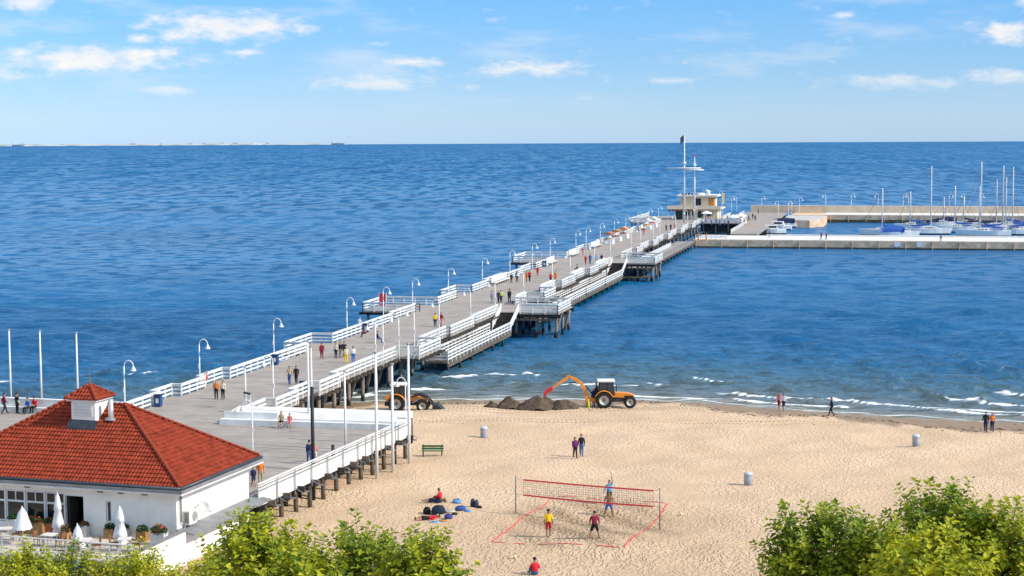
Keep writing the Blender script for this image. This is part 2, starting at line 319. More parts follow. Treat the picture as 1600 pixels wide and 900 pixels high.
def sea_mat():
    m = bpy.data.materials.new('sea water'); m.use_nodes = True; t = m.node_tree; b = t.nodes['Principled BSDF']
    co = N(t, 'ShaderNodeTexCoord'); P = co.outputs['Object']
    sh = N(t, 'ShaderNodeAttribute', attribute_name='shallow'); fo = N(t, 'ShaderNodeAttribute', attribute_name='foam'); hg = N(t, 'ShaderNodeAttribute', attribute_name='crest')
    def nz(scale, stretch, detail, rough=.6):
        mp = N(t, 'ShaderNodeMapping'); L(t, P, mp.inputs[0]); mp.inputs['Scale'].default_value = stretch
        n = N(t, 'ShaderNodeTexNoise'); L(t, mp.outputs[0], n.inputs['Vector']); n.inputs['Scale'].default_value = scale; n.inputs['Detail'].default_value = detail; n.inputs['Roughness'].default_value = rough
        return n.outputs['Fac']
    patch = nz(.012, (.35, 1, 1), 7, .72)
    rp = N(t, 'ShaderNodeMapRange'); L(t, patch, rp.inputs[0]); rp.inputs[1].default_value = .36; rp.inputs[2].default_value = .64
    deep = N(t, 'ShaderNodeMix', data_type='RGBA'); L(t, rp.outputs[0], deep.inputs[0]); deep.inputs[6].default_value = (.0, .078, .205, 1); deep.inputs[7].default_value = (.0, .116, .290, 1)
    ramp = N(t, 'ShaderNodeValToRGB'); L(t, sh.outputs['Fac'], ramp.inputs[0]); e = ramp.color_ramp.elements
    e[0].position = 0; e[0].color = (0, 0, 0, 1); e[1].position = 1; e[1].color = (.30, .27, .19, 1)
    for p_, c_ in ((.2, (.004, .092, .225, 1)), (.4, (.022, .112, .205, 1)), (.7, (.07, .135, .185, 1)), (.9, (.14, .16, .165, 1))):
        q = e.new(p_); q.color = c_
    mxs = N(t, 'ShaderNodeMix', data_type='RGBA'); rs = N(t, 'ShaderNodeMapRange'); L(t, sh.outputs['Fac'], rs.inputs[0]); rs.inputs[2].default_value = .5
    L(t, rs.outputs[0], mxs.inputs[0]); L(t, deep.outputs[2], mxs.inputs[6]); L(t, ramp.outputs[0], mxs.inputs[7])
    # foam, broken up
    fn = nz(1.3, (.55, 1.3, 1), 7, .75)
    ff = N(t, 'ShaderNodeMapRange', interpolation_type='SMOOTHSTEP'); L(t, M(t, 'ADD', fo.outputs['Fac'], M(t, 'MULTIPLY', M(t, 'SUBTRACT', fn, .5), .42)), ff.inputs[0]); ff.inputs[1].default_value = .30; ff.inputs[2].default_value = .72
    has = M(t, 'GREATER_THAN', fo.outputs['Fac'], .04)
    ffm = M(t, 'MULTIPLY', ff.outputs[0], has)
    # far whitecaps: small bright flecks
    wc = nz(.22, (.3, 1, 1), 3, .5); wr = N(t, 'ShaderNodeMapRange'); L(t, wc, wr.inputs[0]); wr.inputs[1].default_value = .735; wr.inputs[2].default_value = .80; wr.inputs[4].default_value = .5
    ffm = M(t, 'MAXIMUM', ffm, M(t, 'MULTIPLY', wr.outputs[0], M(t, 'SUBTRACT', 1.0, rs.outputs[0], clamp=True)))
    fm = N(t, 'ShaderNodeMix', data_type='RGBA'); L(t, ffm, fm.inputs[0]); L(t, mxs.outputs[2], fm.inputs[6]); fm.inputs[7].default_value = (.82, .85, .86, 1)
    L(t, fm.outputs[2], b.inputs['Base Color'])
    rr = N(t, 'ShaderNodeMapRange'); L(t, ffm, rr.inputs[0]); rr.inputs[4].default_value = .8
    b.inputs['IOR'].default_value = 1.33; 
    far = N(t, 'ShaderNodeAttribute', attribute_name='far')
    rr.inputs[3].default_value = .16; L(t, rr.outputs[0], b.inputs['Roughness']); F_ = far.outputs['Fac']; L(t, M(t, 'MULTIPLY_ADD', F_, -.28, .56), b.inputs['Specular IOR Level'])
    def sm(a, b_):
        q = N(t, 'ShaderNodeMapRange', interpolation_type='SMOOTHSTEP'); L(t, F_, q.inputs[0]); q.inputs[1].default_value = a; q.inputs[2].default_value = b_; return q.outputs[0]
    def front(lx, ly, lo, hi):
        n = nz(1.0, (1 / lx, 1 / ly, .2), 4, .55); q = N(t, 'ShaderNodeMapRange', interpolation_type='SMOOTHSTEP'); L(t, n, q.inputs[0]); q.inputs[1].default_value = lo; q.inputs[2].default_value = hi; return q.outputs[0]
    nearw = M(t, 'SUBTRACT', 1.0, sm(0, .32)); farw = sm(.3, .72); midw = M(t, 'SUBTRACT', M(t, 'SUBTRACT', 1.0, nearw), farw, clamp=True)
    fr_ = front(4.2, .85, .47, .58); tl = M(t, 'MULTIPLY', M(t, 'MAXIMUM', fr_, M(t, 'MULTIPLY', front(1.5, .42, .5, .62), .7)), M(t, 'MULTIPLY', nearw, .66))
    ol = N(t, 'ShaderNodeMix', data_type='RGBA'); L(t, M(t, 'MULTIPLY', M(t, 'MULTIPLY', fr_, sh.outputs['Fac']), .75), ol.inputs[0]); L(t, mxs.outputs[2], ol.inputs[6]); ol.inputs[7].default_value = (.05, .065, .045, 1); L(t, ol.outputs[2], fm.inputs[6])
    tl = M(t, 'ADD', tl, M(t, 'MULTIPLY', front(4.6, 5.0, .47, .60), M(t, 'MULTIPLY', midw, .54)))
    tl = M(t, 'ADD', tl, M(t, 'MULTIPLY', front(7.0, 26, .46, .60), M(t, 'MULTIPLY', farw, .46)))
    tl = M(t, 'ADD', tl, M(t, 'MULTIPLY', front(26, 170, .44, .62), M(t, 'MULTIPLY', sm(.7, 1.0), .25)))
    tl = M(t, 'ADD', tl, M(t, 'MULTIPLY_ADD', F_, .10, .02))
    # wave fronts lean towards the shore
    tl = M(t, 'MULTIPLY', tl, M(t, 'MULTIPLY_ADD', sh.outputs['Fac'], -.35, 1.0, clamp=True))
    vv = N(t, 'ShaderNodeCombineXYZ'); L(t, M(t, 'MULTIPLY', tl, -1.0), vv.inputs[1])
    ge = N(t, 'ShaderNodeNewGeometry'); va = N(t, 'ShaderNodeVectorMath', operation='ADD'); L(t, ge.outputs['Normal'], va.inputs[0]); L(t, vv.outputs[0], va.inputs[1])
    vn = N(t, 'ShaderNodeVectorMath', operation='NORMALIZE'); L(t, va.outputs[0], vn.inputs[0])
    s1 = nz(1.5, (.6, 1, 1), 5); s2 = nz(.30, (.5, 1, 1), 5)
    h = M(t, 'ADD', M(t, 'MULTIPLY', s1, .30), M(t, 'MULTIPLY', s2, .40))
    bp = N(t, 'ShaderNodeBump'); bp.inputs['Distance'].default_value = 1; bp.inputs['Strength'].default_value = 1; L(t, h, bp.inputs['Height']); L(t, vn.outputs[0], bp.inputs['Normal']); L(t, bp.outputs[0], b.inputs['Normal'])
    return m

# ------------------------------------------------------------------ sea
def build_sea():
    ys = [112.0]
    while ys[-1] < 80000: ys.append(ys[-1] + max(.12, .85 * ys[-1] ** 2 / 71550))
    ys = np.array(ys); ks = np.arange(-.56, .5601, 3.0 / 2700)
    ny, nx = len(ys), len(ks)
    Y = np.repeat(ys[:, None], nx, 1); X = Y * ks[None, :]
    dY = np.gradient(ys)[:, None]; dX = (ys * 3.0 / 2700)[:, None]
    shx = np.where(X > 13, 174.2 - .44 * (X - 13) + 1.2 * np.sin(X * .13) * np.minimum(1, (X - 13) / 10), np.where(X < -14, np.maximum(150, 174.2 - (-14 - X) * .6), 174.2))
    shx = np.maximum(shx, 100)
    D = Y - shx
    r = np.random.default_rng(5); H = np.zeros_like(X)
    for i in range(80):
        lam = math.exp(r.uniform(math.log(.7), math.log(5.5))); th = r.normal(0, .17 if lam > 2 else .34) + .06
        kx, ky = 2 * PI / lam * math.sin(th), 2 * PI / lam * math.cos(th)
        a = .0150 * lam ** .9 / (1 + (lam / 4.6) ** 3)
        wgt = np.clip(lam / (2.2 * np.maximum(dY * abs(math.cos(th)) + 1e-6, dX * abs(math.sin(th)))) - 1, 0, 1)
        H += wgt * a * np.sin(kx * X + ky * Y + .8 * np.sin(X * .031 + i) + .8 * np.sin(Y * .027 + i * 1.7) + r.uniform(0, 6.28))
    sd = .13
    calm = np.clip(D / 14, .06, 1)
    # water inside the harbour basin lies calmer
    S = (X - PO.x) * PU.x + (Y - PO.y) * PU.y; T = (X - PO.x) * PN.x + (Y - PO.y) * PN.y
    basin = np.clip((S - 270) / 10, 0, 1) * np.clip((425 - S) / 10, 0, 1) * np.clip((T - 8) / 6, 0, 1)
    H = sd * (np.exp(np.clip(H / sd, -4, 3) * .55) - 1.15) / .55 * calm * (1 - .7 * basin)
    foam = np.zeros_like(X); gate = np.clip((70 - np.abs(X - 5)) / 20, 0, 1)
    for j, (D0, amp, thr, x0, x1) in enumerate(((3.4, .10, -.3, -200, 200), (6.8, .16, .15, -200, 200), (11.0, .24, .1, -14, 200), (17.0, .24, .55, -14, 200), (29, .15, .2, -200, -22), (40, .15, .7, -200, -22))):
        n1_ = sines(40 + j, 7, 18, 70); n2_ = sines(60 + j, 7, 14, 60)
        d = D - D0 - .8 * n1_(X) - .08 * sines(140 + j, 9, 1.6, 7)(X + .5 * Y)
        seg = np.clip((n2_(X) - thr) * 2.6 + .6, 0, 1) * (X > x0) * (X < x1)
        H += amp * np.exp(-(d / .8) ** 2) * (.35 + .65 * seg)
        foam = np.maximum(foam, seg * np.exp(-((d + .3) / (.22 + .20 * seg * np.clip(.5 + .5 * sines(160 + j, 8, 3, 12)(X), 0, 1))) ** 2) * .86)
        foam = np.maximum(foam, seg * .34 * np.exp(-((d + 1.2) / .9) ** 2))
    n3_ = sines(90, 8, 3, 26)
    foam = np.maximum(foam, .62 * np.exp(-((D - .7 - .5 * n3_(X)) / .42) ** 2))
    foam = np.maximum(foam, .5 * np.exp(-((D - 1.9 - .8 * sines(91, 8, 4, 30)(X)) / .5) ** 2) * np.clip(sines(92, 6, 8, 40)(X), 0, 1))
    shallow = np.exp(-np.clip(D, 0, None) / 36); shallow = np.where(D < 0, 1, shallow)
    far = np.clip((np.log(Y) - math.log(210)) / (math.log(1500) - math.log(210)), 0, 1)
    Z = H - (X ** 2 + Y ** 2) / (2 * 7.4e6)
    co = np.stack([X, Y, Z], -1).reshape(-1, 3).astype(np.float32)
    idx = np.arange(ny * nx).reshape(ny, nx)
    q = np.stack([idx[:-1, :-1], idx[:-1, 1:], idx[1:, 1:], idx[1:, :-1]], -1).reshape(-1, 4)
    keep = (D[1:, 1:].reshape(-1) > -6); q = q[keep].astype(np.int32)
    me = bpy.data.meshes.new('sea'); me.vertices.add(len(co)); me.vertices.foreach_set('co', co.ravel())
    me.loops.add(q.size); me.loops.foreach_set('vertex_index', q.ravel()); me.polygons.add(len(q))
    me.polygons.foreach_set('loop_start', np.arange(len(q), dtype=np.int32) * 4); me.polygons.foreach_set('loop_total', np.full(len(q), 4, np.int32))
    me.polygons.foreach_set('use_smooth', np.ones(len(q), bool)); me.update(calc_edges=True)
    for nm, arr in (('foam', foam), ('shallow', shallow), ('far', far), ('crest', H)):
        a = me.attributes.new(nm, 'FLOAT', 'POINT'); a.data.foreach_set('value', arr.ravel().astype(np.float32))
    me.materials.append(sea_mat())
    return link('sea', me, kind='structure')
build_sea()

# ------------------------------------------------------------------ beach
def build_beach():
    xs = np.concatenate([np.linspace(-400, -60, 35)[:-1], np.arange(-60, 75, .55), np.linspace(75, 400, 35)])
    ys = np.concatenate([np.linspace(-60, 90, 25)[:-1], np.arange(90, 186, .45), np.linspace(186.2, 240, 10)])
    X, Y = np.meshgrid(xs, ys)
    shx = np.vectorize(shore)(xs)[None, :]; D = np.maximum(shx, 60) - Y
    Z = np.where(D > 0, 1.35 * (1 - np.exp(-np.clip(D, 0, None) / 13)), np.maximum(-6, .07 * D))
    Z += und(X, Y) * np.clip(D / 12, 0, 1)
    # tracks of the tractor and a low beach step near the water
    edge = sines(77, 6, 9, 40)(X)
    Z += .10 * np.exp(-((D - 5.5 - .9 * edge) / .8) ** 2) * (X > 10)
    wet = np.clip((6.6 + 1.2 * edge + 4.8 * np.clip((X - 12) / 22, 0, 1) * (1 + .35 * sines(31, 7, 3, 18)(X)) - D) / 2.4, 0, 1)
    tro = np.exp(-(((X - 5) / 6.2) ** 2 + ((Y - 111.5) / 7.5) ** 2) ** 2) * (.75 + .25 * sines(8, 6, 2, 8)(X + Y * .6))
    tro = np.clip(np.maximum(tro, .25 * np.clip((125 - Y) / 20, 0, 1)), 0, 1)
    co = np.stack([X, Y, Z], -1).reshape(-1, 3); ny, nx = X.shape
    idx = np.arange(ny * nx).reshape(ny, nx); q = np.stack([idx[:-1, :-1], idx[:-1, 1:], idx[1:, 1:], idx[1:, :-1]], -1).reshape(-1, 4)
    me = bpy.data.meshes.new('beach_sand'); me.from_pydata(co.tolist(), [], q.tolist()); me.polygons.foreach_set('use_smooth', [True] * len(me.polygons))
    for nm, arr in (('wet', wet), ('trodden', tro)):
        a = me.attributes.new(nm, 'FLOAT', 'POINT'); a.data.foreach_set('value', arr.ravel().astype(np.float32))
    me.materials.append(sand_mat()); return link('beach_sand', me, kind='structure')
build_beach()

# far shore and ships on the horizon
def seaweed():
    r = random.Random(4); mb = MB()
    for i in range(420):
        X = r.uniform(-10, 58); D = r.gauss(6.0 + 2.2 * math.sin(X * .35) + (2.5 if X > 20 else 0), .9 if i % 3 else 2.6); Y = shore(X) - max(1.5, D); z = zs(X, Y)
        a = r.uniform(0, 6.3); l_ = r.uniform(.06, .3); w_ = r.uniform(.03, .10); c, q = math.cos(a), math.sin(a)
        P = [(X + c * l_, Y + q * l_, z), (X - q * w_, Y + c * w_, z), (X - c * l_, Y - q * l_, z), (X + q * w_, Y - c * w_, z), (X, Y, z + r.uniform(.03, .07))]
        mb.add(P, [(0, 1, 4), (1, 2, 4), (2, 3, 4), (3, 0, 4)])
    mb.build('seaweed', mat('dry seaweed', (.06, .045, .03), .9, .3, 4), kind='stuff')
seaweed()
def far_coast():
    mb = MB(); r = np.random.default_rng(21); f = sines(5, 9, 300, 2500)
    dist = 15500; xs = np.linspace(-820, -255, 220) / FPX * dist
    hs = 15 + 4 * f(xs); hs = hs * np.clip((xs[-1] - xs) / 500, .18, 1)
    vs = []; fs = []
    for i, x in enumerate(xs):
        y = dist + 60 * math.sin(i * .3); b = -(x * x + y * y) / (2 * 7.4e6)
        vs += [(x, y, b - 6), (x, y + 30, b + hs[i] * .35), (x, y + 260, b + hs[i]), (x, y + 900, b - 8)]
    for i in range(len(xs) - 1):
        for k in range(3): fs.append((i * 4 + k, i * 4 + 4 + k, i * 4 + 5 + k, i * 4 + 1 + k))
    mb.add(vs, fs); mb.build('far_coast', mat('far shore of sand and woods', (.46, .45, .42), .9, .2, .004, col2=(.30, .34, .34)), kind='structure')
    WB = mat('far white buildings', (.6, .6, .58), .8, .1, .05)
    for i, px_ in enumerate((-760, -700, -590, -545, -500, -478, -450, -430, -405, -380)):
        x = px_ / FPX * dist
        h = r.uniform(6, 14); wd = r.uniform(18, 60); b = -(x * x + dist * dist) / (2 * 7.4e6)
        m = MB(); m.box(-wd / 2, wd / 2, 0, 25, 0, h); m.prism([(-wd / 2, 0), (wd / 2, 0), (wd / 2, 25), (-wd / 2, 25)], h, h + .4); m.box(-wd * .3, wd * .1, 6, 16, h + .4, h + 4)
        o = m.build('far_building', WB); o.location = (x, dist + 20, b + 8)
        tag(o, '%s tiny pale building from the left on the far shore' % ORD[i], 'building', 'far buildings on the horizon')
far_coast()
def ship(px, dist, ln, label):
    x = (px - 800) / FPX * dist; b = -(x * x + dist * dist) / (2 * 7.4e6)
    t = thing('cargo_ship', label, 'ship', (x, dist, b), 0, 'ships on the horizon')
    h = MB(); h.prism([(-ln / 2, -9), (ln * .4, -9), (ln / 2, 0), (ln * .4, 9), (-ln / 2, 9)], -2, 12); h.build('hull', mat('grey blue ship hull', (.16, .24, .32), .6, .1, .1), t)
    c = MB(); c.box(-ln * .46, -ln * .32, -8, 8, 12.002, 30); c.box(-ln * .43, -ln * .36, -3, 3, 30, 38); c.build('superstructure', WHITE, t)
ship(31, 14000, 85, 'dark cargo ship at the left end of the horizon'); ship(530, 14500, 110, 'long low cargo ship near the right tip of the far coast')

# ------------------------------------------------------------------ pier
E_ = 5.35; DZ = 3.4; LZ = 1.5
pier = thing('pier', 'long wooden pier with white railings running out to sea', 'pier', (0, 0, 0))
def stq(mb, s0, s1, t0, t1, z0, z1, step=12):
    n = max(1, int((s1 - s0) / step))
    for i in range(n):
        a, b = s0 + (s1 - s0) * i / n, s0 + (s1 - s0) * (i + 1) / n
        mb.hexa([W(a, t0, z0), W(a, t1, z0), W(b, t1, z0), W(b, t0, z0), W(a, t0, z1), W(a, t1, z1), W(b, t1, z1), W(b, t0, z1)])
    return mb
SMALL_L = [(.7, 5.2, .9), (10.5, 16.6, .8), (37.8, 46.8, 2.5), (71, 83.4, .6), (103.5, 112.8, 2.5), (124, 137, .9), (150, 160, .8), (205, 215, .9), (230, 240, .9), (255, 265, .9), (280, 290, .9), (305, 315, .9)]
SMALL_R = [(-1.5, 4, .9), (9.3, 15, 1.0), (36.4, 45, 2.5), (56.8, 69, .5), (102.5, 111.5, 2.5), (124, 137, .9), (150, 160, .8), (205, 215, .9), (230, 240, .9), (255, 265, .9), (280, 290, .9), (305, 315, .9)]
PLAT_L = [(83.4, 92.5, 8.0), (177.5, 189.5, 8.0)]; PLAT_R = [(84.5, 94.5, 8.1), (177.5, 190, 8.3)]
d = MB(); stq(d, -8.5, 372, -E_, E_, DZ - .22, DZ)
d.build('deck', DECK, pier)
for (a, b, o) in SMALL_L + PLAT_L: stq(MB(), a, b, -E_ - o, -E_, DZ - .22, DZ).build('deck_bay' if o < 3 else 'platform_deck', DECK, pier)
for (a, b, o) in SMALL_R + PLAT_R: stq(MB(), a, b, E_, E_ + o, DZ - .22, DZ).build('deck_bay' if o < 3 else 'platform_deck', DECK, pier)
# edge beams under the deck and joist ends sticking out to the right
for sg in (-1, 1):
    for k in range(-1, 30):
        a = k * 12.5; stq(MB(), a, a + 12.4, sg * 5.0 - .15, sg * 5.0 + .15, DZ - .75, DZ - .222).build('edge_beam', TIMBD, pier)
for a, b in ((-8, 84), (95, 176), (191, 330)):
    mb = MB(); s = a
    while s < b:
        o = next((q for x0, x1, q in SMALL_R if x0 <= s <= x1), 0)
        mb.bar(W(s, E_ - 1, DZ - .34), W(s, E_ + o + .62, DZ - .34), .18, .22); s += 1.15
    mb.build('joists', TIMB, pier, kind='stuff')
for a, b in ((-6, 83), (93, 177), (190, 330)):
    mb = MB(); s = a
    while s < b:
        o = next((q for x0, x1, q in SMALL_L if x0 <= s <= x1), 0)
        mb.bar(W(s, -E_ + 1, DZ - .34), W(s, -E_ - o - .35, DZ - .34), .2, .22); s += 1.3
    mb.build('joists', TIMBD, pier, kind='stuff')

# piles, each its own part
def pile_mat():
    m = mat('weathered pile wood', (.34, .28, .23), .9, .25, 1.6, bump=.03, bscale=5, stretch=(3, 3, .4)); t = m.node_tree; b = t.nodes['Principled BSDF']
    src = b.inputs['Base Color'].links[0].from_socket
    g = N(t, 'ShaderNodeNewGeometry'); sp = N(t, 'ShaderNodeSeparateXYZ'); L(t, g.outputs['Position'], sp.inputs[0])
    nz = N(t, 'ShaderNodeTexNoise'); L(t, g.outputs['Position'], nz.inputs['Vector']); nz.inputs['Scale'].default_value = 1.5
    r_ = N(t, 'ShaderNodeMapRange'); L(t, M(t, 'ADD', sp.outputs[2], nz.outputs[0]), r_.inputs[0]); r_.inputs[1].default_value = 1.0; r_.inputs[2].default_value = 1.6
    mx = N(t, 'ShaderNodeMix', data_type='RGBA'); L(t, r_.outputs[0], mx.inputs[0]); mx.inputs[6].default_value = (.022, .022, .016, 1); L(t, src, mx.inputs[7]); L(t, mx.outputs[2], b.inputs['Base Color'])
    return m
PILE = pile_mat()
pm = MB(); pm.tube([(0, 0, -5.2), (0, 0, -3), (0, 0, -1), (0, 0, 0)], [.21, .2, .19, .2], 10); PM = pm.mesh('pile', PILE, True)
def pile(s, t, lean=0, z=DZ - .5, rs=1):
    o = link('pile', PM, pier, loc=W(s, t, z)); o.scale = (rs, rs, 1)
    if lean: o.rotation_euler = Matrix.Rotation(-lean, 3, PU).to_euler()
    return o
s = -4.0; i = 0
while s < 186:
    pile(s, 4.7); pile(s + .35, 4.1, R(-19) if i % 2 else R(-14), rs=.92)
    if s < 120: pile(s, 1.2)
    if i % 2 == 0: pile(s, -4.7)
    s += 4.4; i += 1
while s < 335: pile(s, 4.7); pile(s, -4.7); s += 7.5
for (a, b, o) in PLAT_R:
    for f in (.06, .5, .94):
        for tt in (2.2, 5, 7.7): pile(a + (b - a) * f, E_ + tt)
    pile(b - .8, E_ + 7.9, R(-16)); pile(a + 2.5, E_ + 7.9, R(-14))
for (a, b, o) in PLAT_L:
    for f in (.08, .92):
        for tt in (-3, -7.5): pile(a + (b - a) * f, -E_ + tt)
    stq(MB(), a + .4, b - .4, -E_ - 7.6, -E_ - 7.2, DZ - .65, DZ - .223).build('edge_beam', TIMBD, pier)
    mb = MB(); mb.bar(W(a + .3, -E_ - 8.6, DZ - .40), W(a + .3, -E_ - .1, DZ - .40), .3, .34); mb.build('edge_beam', TIMBD, pier)
for (a, b, o) in PLAT_R:
    for ss in (a + .2, a + (b - a) * .5, b - .3):
        mb = MB(); mb.bar(W(ss, E_ + .2, DZ - .45), W(ss, E_ + 8.4, DZ - .45), .3, .42); mb.build('edge_beam', TIMBD, pier)
    for tt in (7.7, 2.2):
        stq(MB(), a + .4, b - .5, E_ + tt - .15, E_ + tt + .15, DZ - 1.05, DZ - .67).build('edge_beam', TIMBD, pier)
    mb = MB(); mb.bar(W(a - .02, E_ + .3, DZ - .95), W(a - .02, E_ + 7.9, DZ - .95), .16, .24); mb.build('cross_beam', TIMB, pier)

# railings
POSTS = {}
def post_mesh(h, brace):
    k = (h, brace)
    if k not in POSTS:
        mb = MB(); mb.box(-.06, .06, -.06, .06, -.25, h - .03)
        if brace: mb.bar((0, -.06, h * .72), (0, -.68, -.22), .07, .07)
        POSTS[k] = mb.mesh('post', WHITE)
    return POSTS[k]
def railing(p, q, z, h=1.15, brace=False, fine=True, parent=None, side=1):
    """one straight run of white three-board railing between two points in plan"""
    p, q = V((p.x, p.y, z)), V((q.x, q.y, z)); ln = (q - p).length
    if ln < .25: return
    par = parent or pier
    zt = V((0, 0, 1)); top = MB(); top.bar(p + zt * (h - .02), q + zt * (h - .02), .17, .07)
    lev = (h - .16, h - .52, h - .88)
    rz = math.atan2((q - p).y, (q - p).x)
    n = max(1, round(ln / 1.75))
    if fine:
        o = top.build('railing', WHITE, par)
        for l_ in lev: MB().bar(p + zt * l_, q + zt * l_, .035, .17).build('board', WHITE, o)
        for i in range(n + 1):
            link('post', post_mesh(h, brace), o, loc=p.lerp(q, i / n), rot=(0, 0, rz + (PI if side < 0 else 0)))
    else:
        for l_ in lev: top.bar(p + zt * l_, q + zt * l_, .035, .17)
        for i in range(n + 1):
            c = p.lerp(q, i / n); top.bar(c - zt * .2, c + zt * (h - .06), .11, .11)
        o = top.build('railing', WHITE, par)
    return o
def rail_path(pts, z=DZ, **kw):
    for (a, b) in zip(pts[:-1], pts[1:]):
        if a is None or b is None: continue
        fine = min(a[0], b[0]) < 48
        if abs(a[0] - b[0]) > 22:
            m = ((a[0] + b[0]) / 2, (a[1] + b[1]) / 2); rail_path([a, m, b], z, **kw); continue
        railing(W(*a), W(*b), z, fine=fine, **kw)
def edge_path(bays, plats, start, end, sg):
    ev = sorted([(a, b, o) for a, b, o in bays + plats]); pts = [(start, sg * E_)]
    for a, b, o in ev:
        if b > end: break
        if pts[-1][0] < a - .01 or pts[-1][1] != sg * E_: pts.append((a, sg * E_))
        pts += [(a, sg * (E_ + o)), (b, sg * (E_ + o)), (b, sg * E_)]
    pts.append((end, sg * E_)); return pts
rail_path(edge_path(SMALL_L, PLAT_L, -6.5, 333, -1))
def rp(a, b): return [x for x in SMALL_R if a <= x[0] < b]
rail_path(edge_path(rp(-10, 84), [], -8.2, 83.6, 1), brace=True, side=-1)
rail_path([(84.5, E_ + 2.9), (84.5, E_ + 8.0), (94.4, E_ + 8.0), (94.4, E_ + .1)])
rail_path(edge_path(rp(95, 177), [], 94.6, 176.2, 1), side=-1)
rail_path([(177.6, E_ + 3.2), (177.6, E_ + 8.2), (189.9, E_ + 8.2), (189.9, E_ + .1)])
rail_path(edge_path(rp(191, 330), [], 190.2, 333, 1), side=-1)
# white slatted seats with high backs set along the rails (the solid-looking white runs)
def seat_back(s0, s1, t, sg):
    o = MB(); stq(o, s0, s1, t - .04, t + .04, DZ + .45, DZ + 1.35); b = o.build('bench_back', WHITE2, pier)
    m = MB(); stq(m, s0, s1, t - sg * .55 - .22, t - sg * .55 + .22, DZ + .40, DZ + .47); m.build('bench_seat', WHITE2, pier)
    for s in np.arange(s0 + .2, s1, 1.6):
        MB().bar(W(s, t - sg * .05, DZ + .36), W(s, t - sg * .7, DZ + .36), .08, .1).bar(W(s, t - sg * .55, DZ), W(s, t - sg * .55, DZ + .34), .12, .12).build('bench_leg', TIMBD, pier)
for s0, s1 in ((125, 136), (169, 176.6), (191.5, 199), (217, 228), (242, 253), (292, 303)): seat_back(s0, s1, -E_ + .16, -1)
for s0, s1 in ((96, 101.8), (113, 122), (138.5, 148), (162, 172)): seat_back(s0, s1, E_ - .16, 1)

# lower landings along the right side with stairs
for (a, b, wd, top_s) in ((47.2, 79.2, 2.75, 84.4), (95.4, 171.5, 3.1, 177.4), (191, 278.9, 4.4, None)):
    stq(MB(), a, b, E_ + .25, E_ + wd, LZ - .2, LZ).build('lower_deck', DECK if a > 190 else TIMB, pier)
    stq(MB(), a, b, E_ + wd - .1, E_ + wd + .12, LZ - .62, LZ - .203).build('edge_beam', TIMB, pier)
    s = a + 1
    while s < b: pile(s, E_ + wd - .25, z=LZ - .3, rs=.85); s += 5.5
    if a < 190:
        rail_path([(a + .1, E_ + .3), (a + .1, E_ + wd)], z=LZ)
        rail_path([(a + .1, E_ + wd), (b + .3, E_ + wd)], z=LZ, side=-1)
        rail_path([(a + 6, E_ + .32), (b - 1.4, E_ + .32)], z=LZ)
        st_ = MB(); nst = 12
        for i in range(nst):
            s0 = b + (top_s - b) * i / nst; s1 = b + (top_s - b) * (i + 1) / nst; z1 = LZ + (DZ - LZ) * (i + 1) / nst
            stq(st_, s0, s1, E_ + .3, E_ + wd - .1, z1 - .2, z1 - .004)
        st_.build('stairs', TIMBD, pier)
        for tt in (E_ + .32, E_ + wd):
            m = MB()
            for hh in (1.1, .75, .4): m.bar(W(b, tt, LZ + hh), W(top_s, tt, DZ + hh), .1, .14)
            for f in (0, .33, .66, 1): m.bar(W(b, tt, LZ).lerp(W(top_s, tt, DZ), f), W(b, tt, LZ + 1.1).lerp(W(top_s, tt, DZ + 1.1), f), .1, .1)
            m.build('stair_railing', WHITE, pier)
    else:
        m = MB()
        for hh in (1.1, .6): stq(m, a, b, E_ + wd - .03, E_ + wd + .03, LZ + hh - .03, LZ + hh + .03)
        for s in np.arange(a, b, 2.2): m.bar(W(s, E_ + wd, LZ - .2), W(s, E_ + wd, LZ + 1.07), .06, .06)
        m.build('metal_railing', GREYM, pier)
        m = MB(); stq(m, a + 15, b - 20, E_ + 1.2, E_ + 1.25, LZ + .02, LZ + .95); m.build('windbreak_panel', mat('grey panel', (.55, .57, .58), .5, .1, 1), pier)
# landing stage under the outer right platform
stq(MB(), 176.8, 181.5, E_ + .3, E_ + 7.2, .62, .85).build('landing_stage', TIMB, pier)
for tt in (1, 4, 6.9): pile(177, E_ + tt, z=.6, rs=.8)

# ------------------------------------------------------------------ promenade terrace at the foot of the pier
ter = thing('promenade_terrace', 'wide grey plank terrace at the foot of the pier', 'terrace', (0, 0, 0))
c1, c2, c3, c4 = W(-8.5, 20.2), W(-36.2, 18.1), V((-75, 129, 0)), V((-75, 156.8, 0))
wl = W(-6, -E_)
poly = [(p.x, p.y) for p in (c1, c2, c3, c4, V((wl.x, wl.y, 0)), W(-8.5, -E_))]
MB().prism(poly, DZ - .26, DZ - .004).build('deck', DECK, ter)
# white parapet of panels along the beach side
def lerp_rt(f): return c1.lerp(c2, f)
nP = 10
for i in range(nP):
    a, b = lerp_rt(i / nP + .002), lerp_rt((i + 1) / nP - .002)
    dv = (b - a).normalized(); out = V((-dv.y, dv.x, 0)); out = out if out.x > 0 else -out
    MB().bar(a + out * .03 + V((0, 0, DZ + .12)), b + out * .03 + V((0, 0, DZ + .12)), .05, 1.15).build('panel', WHITE2, ter)
    m = MB(); q = a + out * .16; m.bar(q + V((0, 0, DZ - .7)), q + V((0, 0, DZ + .95)), .05, .05); m.bar(q + V((0, 0, DZ - .3)), a + out * .75 + V((0, 0, DZ - .62)), .04, .04); m.build('post', GREYM, ter)
MB().bar(c1 + V((.05, 0, DZ + 1.02)), c2 + V((.05, 0, DZ + 1.02)), .16, .06).build('handrail', WHITE, ter)
MB().bar(c1 + V((.05, 0, DZ + .86)), c2 + V((.05, 0, DZ + .86)), .05, .05).build('handrail', WHITE, ter)
